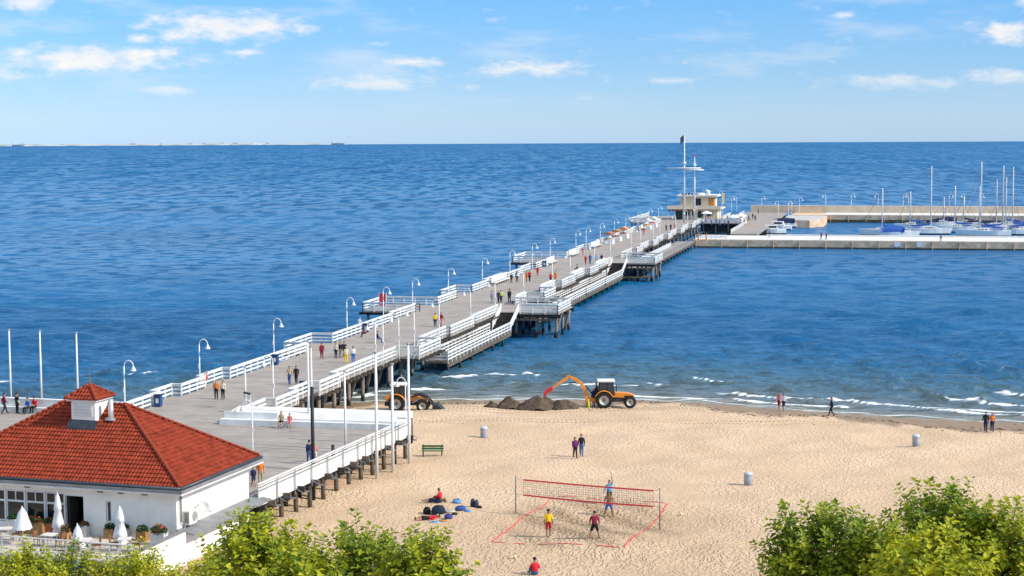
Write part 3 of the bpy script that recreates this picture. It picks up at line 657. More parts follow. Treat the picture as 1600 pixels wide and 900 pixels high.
MB().bar(c1 + V((.18, 0, DZ + .62)), c2 + V((.18, 0, DZ + .62)), .05, .05).build('handrail', GREYM, ter)
for i in range(12):
    c = lerp_rt((i + .35) / 12)
    bm = MB(); bm.bar(c + V((-2.2, .45, DZ - .46)), c + V((.55, -.12, DZ - .46)), .24, .34); bm.build('cross_beam', TIMB if i % 3 else TIMBD, ter)
    for k in (-.1, -1.8):
        pl = MB(); pl.tube([(0, 0, -2.4), (0, 0, -.64)], [.17, .15], 8); o = pl.build('pillar', TIMB if k > -1 else TIMBD, ter, True); o.location = c + V((k, -.1 * k, DZ))
    bm = MB(); bm.bar(c + V((0, 0, DZ - .62)), c + V((.85, -.2, DZ - .62)), .08, .1); bm.build('bracket', GREYM, ter)
MB().bar(c1 + V((-.2, 0, DZ - .42)), c2 + V((-.2, 0, DZ - .42)), .2, .3).build('edge_beam', TIMBD, ter)
mb = MB(); fr = W(-8.35, 20.35)
mb.bar(fr + V((0, 0, DZ - 1.0)), fr + V((0, 0, DZ + .95)), .09, .09); mb.bar(fr + V((0, 0, DZ + .92)), fr + V((-1.2, .25, DZ + .92)), .05, .05); mb.bar(fr + V((0, 0, DZ - .96)), fr + V((-1.0, .2, DZ - .96)), .22, .22); mb.build('end_frame', BLACK, ter)
# sea wall on the left
wall = thing('sea_wall', 'low white wall along the promenade by the sea', 'wall', (0, 0, 0))
wa, wb = V((wl.x - .1, wl.y, 0)), c4
m = MB(); m.bar(wa + V((0, 0, DZ + .5)), wb + V((0, 0, DZ + .5)), .3, 1.1); m.build('wall_body', WHITE2, wall)
m = MB(); m.bar(wa + V((0, 0, DZ + 1.09)), wb + V((0, 0, DZ + 1.09)), .42, .075); m.build('coping', WHITE, wall)
m = MB(); m.bar(wa + V((0, -.45, DZ + .22)), wb + V((0, -.45, DZ + .22)), .5, .42); m.build('bench_ledge', WHITE2, wall)
# long white bench wall across the terrace
bw = thing('bench_wall', 'long low white bench wall with sloping grey back across the terrace', 'bench', (0, 0, 0))
def stz(pts, t0, t1):   # extrude a section (s,z) along t
    n = len(pts); vs = [W(s, t0, z) for s, z in pts] + [W(s, t1, z) for s, z in pts]
    fs = [tuple(range(n)), tuple(range(2 * n - 1, n - 1, -1))] + [(i, n + i, n + (i + 1) % n, (i + 1) % n) for i in range(n)]
    return MB().add(vs, fs)
stz([(-8.9, DZ), (-8.9, DZ + .46), (-8.3, DZ + .46), (-8.3, DZ)], 4.2, 20.0).build('seat', WHITE, bw)
GP = mat('pale grey sheet', (.72, .70, .66), .6, .08, .8)
stz([(-8.28, DZ + .002), (-8.28, DZ + .58), (-7.6, DZ + 1.02), (-5.9, DZ + 1.12), (-5.9, DZ - .05), (-6.1, DZ - .05)], 4.75, 19.7).build('back_panel', GP, bw)
stz([(-8.30, DZ + .465), (-8.30, DZ + 1.0), (-8.20, DZ + 1.0), (-8.20, DZ + .465)], 4.4, 9.0).build('end_panel', WHITE, bw)

# ------------------------------------------------------------------ harbour
hb = thing('inner_breakwater', 'near concrete breakwater with pale walkway closing the yacht harbour', 'breakwater', (0, 0, 0))
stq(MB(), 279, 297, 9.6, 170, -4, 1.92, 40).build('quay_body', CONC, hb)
stq(MB(), 279.4, 297, 9.8, 170, 1.924, 2.02, 40).build('walkway', CONCL, hb)
stq(MB(), 296.2, 297.1, 26, 170, 2.023, 2.35, 40).build('parapet', WHITE2, hb)
T0 = 10.2
while T0 < 130:   # joints between the cast blocks of the quay face
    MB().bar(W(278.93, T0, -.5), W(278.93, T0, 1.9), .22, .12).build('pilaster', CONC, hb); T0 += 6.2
stq(MB(), 278.86, 278.98, 9.8, 170, -.3, .35, 40).build('waterline_band', mat('weedy wet concrete', (.10, .085, .055), .7, .3, 1), hb)
for tt in (57.2, 62.4): MB().bar(W(278.84, tt, 1.2), W(278.84, tt + 1.4, 1.2), .1, 1.1).build('notice_plate', WHITE, hb)
m = MB()
for tt in np.arange(10.0, 17.8, 1.25):
    m.bar(W(279.5, tt, 2.02), W(279.5, tt, 3.1), .1)
for hh in (2.4, 2.75, 3.08): m.bar(W(279.5, 10.0, hh), W(279.5, 17.5, hh), .08, .14)
m.build('railing', WHITE, hb)
ob = thing('outer_breakwater', 'far concrete breakwater with high parapet behind the yachts', 'breakwater', (0, 0, 0))
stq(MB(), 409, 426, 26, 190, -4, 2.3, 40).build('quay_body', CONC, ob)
stq(MB(), 409.3, 424.9, 36, 190, 2.304, 2.42, 40).build('walkway', CONCL, ob)
stq(MB(), 424.92, 427, 12, 190, 2.31, 4.6, 40).build('parapet', mat('sandy concrete', (.66, .52, .38), .9, .12, .4), ob)
stq(MB(), 408.85, 408.97, 26.2, 190, -.3, .9, 40).build('waterline_band', MATS['weedy wet concrete'], ob)
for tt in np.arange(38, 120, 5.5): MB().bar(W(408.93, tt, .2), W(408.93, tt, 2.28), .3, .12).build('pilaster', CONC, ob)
sp = thing('harbour_spur', 'short stub of quay with angled end inside the harbour', 'quay', (0, 0, 0))
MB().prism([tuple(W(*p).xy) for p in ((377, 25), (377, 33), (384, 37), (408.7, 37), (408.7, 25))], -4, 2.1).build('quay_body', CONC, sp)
MB().prism([tuple(W(*p).xy) for p in ((377.6, 25), (377.6, 32.6), (384.4, 36.2), (408.7, 36.2), (408.7, 25))], 2.104, 2.2).build('walkway', mat('grey paving', (.50, .48, .46), .85, .1, .5), sp)
pr = thing('harbour_promenade', 'grey deck leading from the pier head past moored motorboats', 'promenade', (0, 0, 0))
stq(MB(), 297.4, 350, 16.8, 23.6, 1.9, 2.4, 30).build('deck', DECK, pr); stq(MB(), 350.01, 424.8, 10.2, 23.6, 1.9, 2.4, 30).build('deck', DECK, pr)
for s in np.arange(295, 424, 8): 
    for tt in (17.4, 23): MB().tube([W(s, tt, -4), W(s, tt, 1.9)], .3, 8).build('pile', TIMBD, pr)
m = MB()
for a in (374, 398):
    stq(m, a, a + 20, 10.4, 10.5, 3.1, 3.2); stq(m, a, a + 20, 10.4, 10.5, 2.75, 2.85)
    for s in np.arange(a, a + 21, 2): m.bar(W(s, 10.45, 2.4), W(s, 10.45, 3.1), .1)
m.build('railing', WHITE, pr)
m = MB()
for s in np.arange(298, 348, 1.8): m.bar(W(s, 16.95, 2.4), W(s, 16.95, 3.4), .1)
for hh in (2.7, 3.05, 3.4): stq(m, 298, 348, 16.92, 16.98, hh - .07, hh + .07)
m.build('railing', WHITE, pr)
# wide head of the pier
hd = thing('harbour_platform', 'broad white-railed deck at the end of the pier', 'pier', (0, 0, 0))
stq(MB(), 333, 349.5, E_ + .02, 16.6, DZ - .3, DZ - .01).build('deck', DECK, hd); stq(MB(), 349.51, 372, E_ + .02, 10.15, DZ - .3, DZ - .01).build('deck', DECK, hd); stq(MB(), 333, 372, -14, -E_ - .02, DZ - .3, DZ - .01).build('deck', DECK, hd)
for a, b in (((333.1, E_ + .1), (333.1, 16.5)), ((333.1, 16.5), (349.4, 16.5)), ((333.1, -14), (333.1, -E_ - .1)), ((333.1, -14), (372, -14)), ((349.6, 10.1), (372, 10.1))):
    railing(W(*a), W(*b), DZ, fine=False, parent=hd)
for s in np.arange(334, 372, 6):
    for tt in (-13.6, 9.6, 6.2, 13, 16):
        o = link('pile', PM, hd, loc=W(s, tt, DZ - .4))
stq(MB(), 334.4, 349, 16.0, 16.2, .3, DZ - .31).build('underside_shade', TIMBD, hd)  # dark sheets standing in for the shaded underside of the deck
stq(MB(), 334.2, 334.4, 5.4, 16.0, .9, DZ - .31, 30).build('underside_shade', TIMBD, hd)
for i in range(4): stq(MB(), 333.02, 333.08, 5.5 + i * 2.75, 8.1 + i * 2.75, DZ + .15, DZ + 1.0).build('rail_panel', WHITE2, hd)

# pavilion on the pier head with signal masts
kr = thing('pier_head_pavilion', 'cream two storey pavilion with flat roof at the end of the pier', 'building', W(350, 2.4, DZ), PIER_ROT)
CREAM = mat('cream render', (.80, .64, .46), .8, .08, .8); TAN = mat('tan timber cladding', (.55, .26, .07), .7, .15, 2)
MB().box(-6.2, 6.0, .6, 11, 0, 3.0).build('lower_storey', CREAM, kr)
for x in (-7.9, -5.9, -3.6, -1.2, 2.4, 4.4, 6.8): MB().box(x - .1, x + .1, -.6, -.4, 0, 3.0).build('veranda_post', WHITE, kr)
MB().box(-8.2, 7.2, -.9, 11.4, 3.004, 3.3).build('balcony_slab', CREAM, kr)
MB().box(-8.1, 7.1, -.86, -.72, 3.304, 4.0).build('balcony_front', CREAM, kr)
MB().box(-4.6, 5.0, 1.2, 9, 3.304, 6.5).build('upper_storey', CREAM, kr)
MB().box(-5.6, 6.0, .2, 10, 6.504, 6.95).build('roof', CONCL, kr)
MB().box(3.4, 4.9, 1.12, 1.19, 3.6, 6.2).build('cladding', TAN, kr); MB().box(5.003, 5.07, 1.4, 4.4, 3.4, 6.3).build('cladding', TAN, kr); MB().box(-4.5, -3.3, 1.12, 1.19, 4.2, 6.2).build('cladding', mat('peach render', (.70, .42, .24), .8, .1, 1), kr)
def kwin(x0, x1, z0, z1, y):
    f = MB().box(x0 - .1, x1 + .1, y - .08, y - .01, z0 - .1, z1 + .1).build('window', WHITE, kr); MB().box(x0, x1, y - .12, y - .085, z0, z1).build('pane', GLASS, f)
kwin(-.4, 1.3, 4.0, 6.0, 1.2); kwin(-3.2, -1.9, 1.1, 2.3, .6); kwin(-1.4, -.3, 1.2, 2.3, .6); kwin(2.9, 4.6, .9, 2.4, .6)
MB().box(-6.0, -3.7, .53, .595, .05, 2.5).build('door', mat('dark green door', (.03, .07, .05), .4, .2, 2), kr)
for i in range(7): MB().box(-7.9 + i * 1.12, -7.0 + i * 1.12, -.95, -.91, 2.45, 2.9).build('awning_panel', mat('maroon awning', (.16, .04, .04), .7, .1, 1), kr)
m = MB(); m.lathe([(.95, 0), (.95, .12)], 16, (1.0, .45, 1.5), 'y'); m.build('round_window', GLASS, kr)
MB().box(-8.3, -5, 3.5, 8, 6.952 - 3.6, 3.7).build('roof_box', CONCL, kr)
m = MB(); m.lathe([(1.4, 0), (1.2, .5), (.3, .55)], 12, (.9, 4, 6.955)); m.build('roof_lantern', WHITE, kr)
m = MB(); m.tube([(3.0, 4, 6.955), (3.1, 4, 7.8), (2.5, 3.7, 8.3)], [.5, .6, .2], 10); m.build('siren', WHITE, kr)
for i in range(5): MB().box(-4.4 + i * .9, -3.9 + i * .9, 2.5, 3.2, 6.955, 7.3 + .1 * (i % 3)).build('roof_unit', BLACK, kr)
def signal_mast(px, py, top, yz, yl, label):
    b = at(px, py, DZ); b = W(*st(b), DZ)
    t = thing('signal_mast', label, 'mast', b, PIER_ROT)
    hh = top - DZ; m = MB(); m.tube([(0, 0, 0), (0, 0, hh * .55), (0, 0, hh)], [.28, .22, .10], 10); m.build('pole', WHITE, t, True)
    m = MB(); m.tube([(-yl * .52, -.3, yz - DZ), (yl * .48, -.3, yz - DZ)], .2, 8); m.build('yard', WHITE, t, True)
    m = MB(); m.lathe([(.16, 0), (.5, .2), (.45, .6), (.16, .8)], 10, (0, 0, yz - DZ + 1.0)); m.build('lamp_basket', WHITE, t)
    return t
mt = signal_mast(1069, 348, 27.6, 18.3, 9.5, 'tall white signal mast with yard and blue and yellow flag')
m = MB(); hh = 27.6 - DZ
vs = []; fs = []
for i in range(7):
    f = i / 6
    for z in (0, -1.9): vs.append((-.12 - f * 1.0, .25 * math.sin(f * 5), hh - .1 + z - .9 * f))
for i in range(6): fs.append((2 * i, 2 * i + 1, 2 * i + 3, 2 * i + 2))
fl = MB().add(vs, fs); me = fl.mesh('flag', [mat('blue flag cloth', (.02, .06, .22), .8, .1, 2), mat('yellow flag cloth', (.85, .62, .04), .8, .1, 2)]); me.polygons[0].material_index = 1; me.polygons[1].material_index = 1
link('flag', me, mt).modifiers.new('thick', 'SOLIDIFY').thickness = .02
m2 = signal_mast(1085, 345, 21.3, 17.6, 5.4, 'shorter white signal mast with yard standing right of the tall one')
MB().lathe([(.1, 0), (.35, .2), (.1, .5)], 8, (0, 0, 21.3 - DZ)).build('beacon', RED, m2)

# ------------------------------------------------------------------ lamps and poles
def make_lamp(h=4.7, r=.062):
    t = thing('street_lamp', 'x', 'street lamp')
    m = MB(); m.tube([(0, 0, -.3), (0, 0, .5), (0, 0, h - .55)], [r * 1.25, r, r * .8], 10); m.build('pole', WHITE, t, True)
    pts = [(.42 - .42 * math.cos(a), 0, h - .55 + .5 * math.sin(a)) for a in np.linspace(0, PI, 9)]
    m = MB(); m.tube(pts, r * .75, 8); m.build('arm', WHITE, t, True)
    m = MB(); m.lathe([(.05, .05), (.09, -.05), (.24, -.34), (.25, -.40), (.0, -.37)], 14, (.84, 0, h - .55)); m.build('shade', WHITE, t, True)
    m = MB(); m.box(-.13, -.05, -.06, .06, 1.9, 2.3); m.build('junction_box', WHITE2, t)
    return t
lamp0 = make_lamp(); used = False
def place_lamp(p, rz, label, group, scale=None):
    global used
    if not used:
        used = True; lamp0.location = p; lamp0.rotation_euler = (0, 0, rz); lamp0['label'] = label; lamp0['group'] = group; return lamp0
    return dup(lamp0, p, rz, label, group, scale)
GL = 'hooked lamps along the pier'
for i, s in enumerate([-5.7, 10, 29, 53, 67.6, 80.9, 99.8, 120.8, 140.5, 158.7, 175.1, 202, 214, 232, 251.9, 269.7, 290.2, 310.3, 329.6]):
    place_lamp(W(s, -5.62, DZ), PIER_ROT, ('%s white hooked lamp from the shore on the open sea side of the pier' % ORD[i]), GL)
for i, s in enumerate([-.6, 28, 30.6, 36.1, 42, 52.5, 67.4, 80.6, 98.5, 119.6, 134.6, 157.8, 175, 201, 214.6, 234.5, 245.2, 275, 300, 322]):
    place_lamp(W(s, 5.72, DZ), PIER_ROT + PI, ('%s white hooked lamp from the shore on the beach side of the pier' % ORD[i]), GL)
p = at(395, 708, DZ); place_lamp(p, PI, 'white hooked lamp rising behind the corner of the red roof', 'hooked lamps on the terrace', .85)
p = at(634, 662, DZ); place_lamp(p, PI + .1, 'white hooked lamp at the beach end of the bench wall, before the tractor', 'hooked lamps on the terrace', .82)
hl = [(1128, 322), (1143, 333), (1151, 331), (1190, 331), (1216, 341), (1232, 340), (1237, 341), (1249, 334), (1290, 331), (1330, 331), (1372, 331), (1411, 331), (1419, 331), (1483, 331), (1507, 331), (1531, 332)]
for i, (x, y) in enumerate(hl): place_lamp(at(x, y, 2.42), PIER_ROT if i % 2 else PIER_ROT + PI, '%s white lamp from the left along the harbour quays' % ORD[i], 'lamps on the harbour quays', 1.25 if i > 7 else 1.1)

def flagpole(p, h, label, group, r=.06, m_=None):
    t = thing('flagpole', label, 'flagpole', p, 0, group)
    m = MB(); m.tube([(0, 0, -.4), (0, 0, h * .5), (0, 0, h)], [r * 1.15, r, r * .75], 10); m.build('pole', m_ or WHITE, t, True)
    m = MB(); m.lathe([(.02, 0), (r * 1.5, .03), (r * 1.5, .10), (.02, .14)], 10, (0, 0, h)); m.build('cap', GREYM, t, True)
    m = MB(); m.bar((-.12, 0, 1.2), (.12, 0, 1.2), .05, .08); m.build('cleat', GREYM, t)
    return t
FG = 'bare white flagpoles'
for i, (x, h) in enumerate(((15.5, 6.6), (67, 6.6), (127.5, 6.5))):
    p = at(x, 634, DZ); flagpole(V((p.x, 150.4 - (p.x + 44) * .28, DZ)), h, 'bare white flagpole behind the white sea wall, %s from the left' % ORD[i], FG, .085)
for i, (x, y, h) in enumerate(((589, 749, 9.4), (614, 737, 8.2), (639.5, 726, 9.3))):
    p = at(x, y, 1.3); flagpole(V((p.x, p.y, zs(p.x, p.y))), h, 'bare white flagpole standing in sand beside the terrace, %s from the left' % ORD[i], FG, .11)
for i, (x, y, h, lb) in enumerate(((540, 707, 6.0, 'bare white flagpole on the terrace behind the beach parapet'), (482.5, 664, 6.8, 'bare white flagpole beside the black post at the bench wall'), (487.5, 655, 6.0, 'thin white flagpole just right of its twin at the bench wall'), (384, 640, 3.6, 'short white pole above the little white ladder stand'))):
    flagpole(at(x, y, DZ), h, lb, FG, .08)
for x, y, h, lb in ((490, 782, 8.0, 'tall black post rising through the terrace parapet'), (521, 762, 3.0, 'short black post on a concrete block beside the terrace')):
    p = at(x, y, 1.25); t = thing('black_post', lb, 'post', V((p.x, p.y, zs(p.x, p.y))))
    m = MB(); m.tube([(0, 0, -.3), (0, 0, h)], [.14, .12], 10); m.build('pole', BLACK, t, True); m = MB(); m.box(-.16, .16, -.03, .03, 1.9, 2.0); m.build('clamp', GREYM, t)
    if h < 4: m = MB(); m.box(-1.5, .9, -.35, .35, -.3, .45); m.build('footing', CONC, t)
# lifeguard-style ladder stand
t = thing('ladder_stand', 'small white ladder stand with black top on the pier deck', 'stand', at(387, 645, DZ), PIER_ROT)
for x in (-.28, .28): MB().bar((x, 0, 0), (x * .9, 0, 1.7), .08, .08).build('leg', WHITE, t)
for z in (.35, .7, 1.05, 1.4): MB().bar((-.26, 0, z), (.26, 0, z), .05, .05).build('rung', WHITE, t)
MB().bar((-.3, 0, 1.74), (.3, 0, 1.62), .3, .12).build('top', BLACK, t)

# ------------------------------------------------------------------ restaurant pavilion with red tiled roof
PHI = R(17.5); EC = at(281, 763, 6.2); EC.z = 0
rb = thing('restaurant', 'white restaurant pavilion with red tiled hipped roof by the pier', 'building', EC, -PHI)
RX, RY, ZE, ZR = -17.5, 10.6, 6.2, 10.05; HX = 6.6
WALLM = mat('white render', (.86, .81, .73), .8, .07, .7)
TILE = mat('red clay tile', (.30, .048, .022), .8, .3, 2.2, spec=.12, col2=(.15, .026, .014))
def tiles(p0, ux, run, u_lo, u_hi, name):
    """courses of curved tiles on one slope. p0: eave start; ux: along the eave; run: up-slope vector; u_lo/u_hi(v): clip"""
    up = run.normalized(); ln = run.length; nrm = ux.cross(up).normalized(); nrm = nrm if nrm.z > 0 else -nrm
    course, wd, sub = .33, .235, 4; nv = int(ln / course); umax = u_hi(0); nu = int(umax / wd * sub) + 1
    vs = []; fs = []
    for j in range(nv + 1):
        v0, v1 = j * course, min(ln, (j + 1) * course + .02)
        base = len(vs)
        for (v_, lift) in ((v0, .062), (v1, .004)):
            for i in range(nu + 1):
                u = i * wd / sub; prof = (.5 + .5 * math.cos(2 * PI * i / sub)) * .06
                vs.append(p0 + ux * u + up * v_ + nrm * (lift + prof))
        for i in range(nu + 1): vs.append(p0 + ux * (i * wd / sub) + up * v0 + nrm * -.01)
        for i in range(nu):
            um = (i + .5) * wd / sub
            if um < u_lo(v0 / ln) or um > u_hi(v0 / ln): continue
            a, b, c = base + i, base + nu + 1 + i, base + 2 * (nu + 1) + i
            fs.append((a, a + 1, b + 1, b)); fs.append((c, c + 1, a + 1, a))
    return MB().add(vs, fs).build(name, TILE, rb, kind='stuff')
zr = V((0, 0, ZR - ZE))
tiles(V((RX, 0, ZE)), V((1, 0, 0)), V((0, RY / 2, 0)) + zr, lambda f: HX * f, lambda f: -RX - HX * f, 'roof_tiles')
tiles(V((0, 0, ZE)), V((0, 1, 0)), V((-HX, 0, 0)) + zr, lambda f: RY / 2 * f, lambda f: RY - RY / 2 * f, 'roof_tiles')
tiles(V((0, RY, ZE)), V((-1, 0, 0)), V((0, -RY / 2, 0)) + zr, lambda f: HX * f, lambda f: -RX - HX * f, 'roof_tiles')
tiles(V((RX, RY, ZE)), V((0, -1, 0)), V((HX, 0, 0)) + zr, lambda f: RY / 2 * f, lambda f: RY - RY / 2 * f, 'roof_tiles')
rbm = MB(); rbm.add([(RX, 0, ZE - .03), (0, 0, ZE - .03), (0, RY, ZE - .03), (RX, RY, ZE - .03), (RX + HX, RY / 2, ZR - .03), (-HX, RY / 2, ZR - .03)],
                    [(0, 1, 5, 4), (1, 2, 5), (2, 3, 4, 5), (3, 0, 4), (3, 2, 1, 0)]); rbm.build('roof_underlay', TIMBD, rb)
cap = MB()
for k in range(7):
    pass
capv = []; capf = []
for y0, r_ in ((0, .13), (.40, .105)):
    for k in range(7):
        a = PI * k / 6; capv.append((y0, r_ * math.cos(a), r_ * math.sin(a) * .9))
for k in range(6): capf.append((k, k + 1, 8 + k, 7 + k))
capf += [tuple(range(6, -1, -1)), tuple(range(7, 14))]
CAPM = MB().add(capv, capf).mesh('ridge_tile', mat('ridge tile', (.30, .055, .028), .8, .25, 4, spec=.12, col2=(.17, .035, .02)), True)
def caps(p, q, lift=.07, parent=None):
    p, q = V(p), V(q); n = int((q - p).length / .37); rq = (q - p).to_track_quat('X', 'Z').to_euler()
    for i in range(n): link('ridge_tile', CAPM, parent or rb, loc=p.lerp(q, i / n) + V((0, 0, lift)), rot=rq)
for e_, r_ in (((0, 0), (-HX, RY / 2)), ((0, RY), (-HX, RY / 2)), ((RX, 0), (RX + HX, RY / 2)), ((RX, RY), (RX + HX, RY / 2))): caps((*e_, ZE + .03), (*r_, ZR + .03))
caps((RX + HX, RY / 2, ZR), (-HX, RY / 2, ZR), .05)
# eaves: dark gutter, grey roof edge, white fascia and soffit
GUT = mat('dark zinc gutter', (.06, .075, .09), .4, .15, 2, metal=.4); ZINC = mat('grey zinc', (.26, .26, .27), .55, .15, 1.2, metal=.2)
for a, b in (((RX, -.1), (.1, -.1)), ((.1, -.1), (.1, RY + .1)), ((.1, RY + .1), (RX, RY + .1))):
    m = MB(); m.tube([(*a, ZE - .03), (*b, ZE - .03)], .10, 8); m.build('gutter', GUT, rb, True)
MB().box(RX - .1, .26, -.26, RY + .26, ZE - .30, ZE - .12).build('eave_slab', ZINC, rb)
MB().box(RX - .1, .20, -.20, RY + .20, ZE - .42, ZE - .303).build('fascia', WHITE, rb)
# walls with real openings on the front
FY = .55; x_r = -.55; ZT = ZE - .42; Z0 = .9; FL = 2.85
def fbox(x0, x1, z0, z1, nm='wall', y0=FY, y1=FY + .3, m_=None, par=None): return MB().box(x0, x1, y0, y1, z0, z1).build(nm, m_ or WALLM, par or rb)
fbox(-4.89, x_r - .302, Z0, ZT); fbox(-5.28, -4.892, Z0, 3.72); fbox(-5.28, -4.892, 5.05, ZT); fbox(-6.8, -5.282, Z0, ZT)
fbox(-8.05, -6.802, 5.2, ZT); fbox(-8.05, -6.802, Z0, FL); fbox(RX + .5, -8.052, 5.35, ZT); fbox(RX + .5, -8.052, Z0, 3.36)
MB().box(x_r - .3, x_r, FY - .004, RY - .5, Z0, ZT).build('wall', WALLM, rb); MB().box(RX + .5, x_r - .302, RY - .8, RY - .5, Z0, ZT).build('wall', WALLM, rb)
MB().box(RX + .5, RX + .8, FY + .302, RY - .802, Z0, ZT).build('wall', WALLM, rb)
MB().box(RX + .8, x_r - .302, FY + .302, RY - .802, FL - .2, FL).build('floor', mat('brown floor', (.10, .06, .04), .6, .2, 2), rb)
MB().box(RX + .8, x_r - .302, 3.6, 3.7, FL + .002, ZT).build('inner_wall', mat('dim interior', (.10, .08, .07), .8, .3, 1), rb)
# glazing
def window(x0, x1, z0, z1, cols, transom=None):
    w_ = MB().box(x0, x1, FY + .06, FY + .14, z0, z0 + .07).box(x0, x1, FY + .06, FY + .14, z1 - .07, z1).box(x0, x0 + .08, FY + .06, FY + .14, z0 + .07, z1 - .07).box(x1 - .08, x1, FY + .06, FY + .14, z0 + .07, z1 - .07).build('window', WHITE, rb)
    if transom: MB().box(x0 + .08, x1 - .08, FY + .05, FY + .15, transom - .06, transom + .06).build('transom', WHITE, w_)
    n = len(cols) - 1
    lo = [(x0 + .082, x1 - .082, z0 + .072, (transom - .062) if transom else z1 - .072)]
    if transom:
        xm = (x0 + x1) / 2; MB().box(xm - .035, xm + .035, FY + .06, FY + .14, transom + .06, z1 - .07).build('mullion', WHITE, w_)
        lo += [(x0 + .082, xm - .037, transom + .062, z1 - .072), (xm + .037, x1 - .082, transom + .062, z1 - .072)]
    for a, b, c, d_ in lo: MB().box(a, b, FY + .09, FY + .105, c, d_).build('pane', PANE, w_)
PANE = mat('window pane', (.05, .06, .07), .05, 0, spec=.7, trans=.75)
for a in range(6):
    x1 = -8.12 - a * 1.38; window(x1 - 1.30, x1, 3.40, 5.32, [0, 1], 4.66)
    MB().box(x1 + .001, x1 + .075, FY - .02, FY + .22, 3.40, 5.32).build('pillar', WHITE, rb)
window(-5.26, -4.91, 3.74, 5.03, [0, 1])
MB().box(-7.9, -7.85, FY + .12, FY + 1.2, FL, 5.15).build('open_door', mat('dark door leaf', (.05, .045, .04), .4, .1, 2), rb)
for x in (-10.6, -4.2, -2.6, -5.6): MB().box(x - .16, x + .16, FY - .16, FY - .002, 5.55, 5.72).build('wall_lamp', mat('dull brass', (.20, .16, .10), .5, .1, 2), rb)
# cupola
cu = MB().box(-9.43, -7.77, 3.72, 5.38, 8.8, 10.45).build('cupola', WALLM, rb)
for i in range(4): MB().bar((-9.25, 3.69, 9.62 + i * .2), (-7.95, 3.69, 9.62 + i * .2), .05, .14).build('louvre', WHITE, cu)
MB().add([(-9.6, 3.38, 8.72), (-7.6, 3.38, 8.72), (-7.6, 3.71, 9.1), (-9.6, 3.71, 9.1), (-9.6, 3.38, 8.80), (-7.6, 3.38, 8.80), (-7.6, 3.71, 9.28), (-9.6, 3.71, 9.28)], [(3, 2, 1, 0), (4, 5, 6, 7), (0, 1, 5, 4), (1, 2, 6, 5), (2, 3, 7, 6), (3, 0, 4, 7)]).build('flashing', GUT, cu)
MB().box(-9.62, -7.58, 3.53, 5.57, 10.454, 10.56).build('cupola_eave', WHITE, cu)
cc = V((-8.6, 4.55, 11.35)); ce = [V((-9.72, 3.43, 10.57)), V((-7.48, 3.43, 10.57)), V((-7.48, 5.67, 10.57)), V((-9.72, 5.67, 10.57))]
for i in range(4):
    a, b = ce[i], ce[(i + 1) % 4]; ux = (b - a).normalized(); ru = cc - (a + b) / 2; wl_ = (b - a).length
    o = tiles(a, ux, ru, lambda f: wl_ / 2 * f, lambda f: wl_ * (1 - f / 2), 'cupola_tiles'); o.parent = cu
    caps(a, cc, .05, cu)
MB().add(ce + [cc], [(0, 1, 4), (1, 2, 4), (2, 3, 4), (3, 0, 4), (3, 2, 1, 0)]).build('cupola_underlay', TIMBD, cu)
m = MB(); m.tube([cc - V((0, 0, .1)), cc + V((0, 0, .35)), cc + V((0, 0, 1.05))], [.06, .035, .015], 8); m.build('finial', mat('copper finial', (.30, .22, .10), .4, .2, 5, metal=.6), cu)
m = MB(); m.tube([(-7.0, 4.3, 8.9), (-7.0, 4.3, 10.55)], .16, 12); o = m.build('flue_pipe', mat('galvanised flue', (.62, .63, .64), .35, .08, 2, metal=.5), rb, True)
m = MB(); m.lathe([(.42, 0), (.36, .1), (.18, .16)], 12, (-7.0, 4.3, 9.28)); m.build('flue_collar', ZINC, o)
# side wall fittings
ac = MB().box(x_r + .003, x_r + .46, 1.25, 2.2, 3.72, 4.55).build('air_conditioner', mat('off-white metal', (.70, .67, .60), .5, .06, 2), rb)
MB().lathe([(.30, 0), (.30, .012)], 18, (x_r + .462, 1.9, 4.14), 'x').build('fan_grille', mat('grey grille', (.30, .29, .28), .6, .1, 8), ac)
for i in range(7): MB().box(x_r + .08, x_r + .42, 1.235, 1.249, 3.85 + i * .09, 3.91 + i * .09).build('vent_slat', mat('grey slat', (.28, .27, .25), .6, .1, 8), ac)
m = MB(); m.tube([(x_r + .1, .95, ZT), (x_r + .1, .95, 4.0), (x_r + .2, 1.3, 3.75), (x_r + .12, .9, 3.3), (x_r + .12, .9, Z0)], .055, 8); m.build('downpipe', ZINC, rb, True)
m = MB(); m.tube([(x_r, 3.1, 4.55), (x_r + .5, 3.1, 4.35), (x_r + .9, 3.15, 4.15), (x_r + .95, 3.2, 4.35)], .035, 8); m.build('bracket', GREYM, rb, True)
dsh = MB(); dsh.lathe([(.01, 0), (.2, .03), (.38, .14), (.37, .15), (.19, .05), (.01, .02)], 16, (0, 0, 0)); o = dsh.build('satellite_dish', WHITE, rb, True); o.location = (x_r + .55, 3.0, 4.5); o.rotation_euler = (R(60), R(70), 0)
MB().add([(x_r + .001, .5, 3.48), (x_r + 1.15, .5, 3.30), (x_r + 1.15, RY + .4, 3.30), (x_r + .001, RY + .4, 3.48), (x_r + .001, .5, 3.58), (x_r + 1.15, .5, 3.40), (x_r + 1.15, RY + .4, 3.40), (x_r + .001, RY + .4, 3.58)],
         [(3, 2, 1, 0), (4, 5, 6, 7), (0, 1, 5, 4), (1, 2, 6, 5), (2, 3, 7, 6), (3, 0, 4, 7)]).build('side_canopy', ZINC, rb)
m = MB(); m.box(x_r + .002, x_r + .02, 8.6, 9.6, Z0, 2.9); m.build('side_door', BLACK, rb)
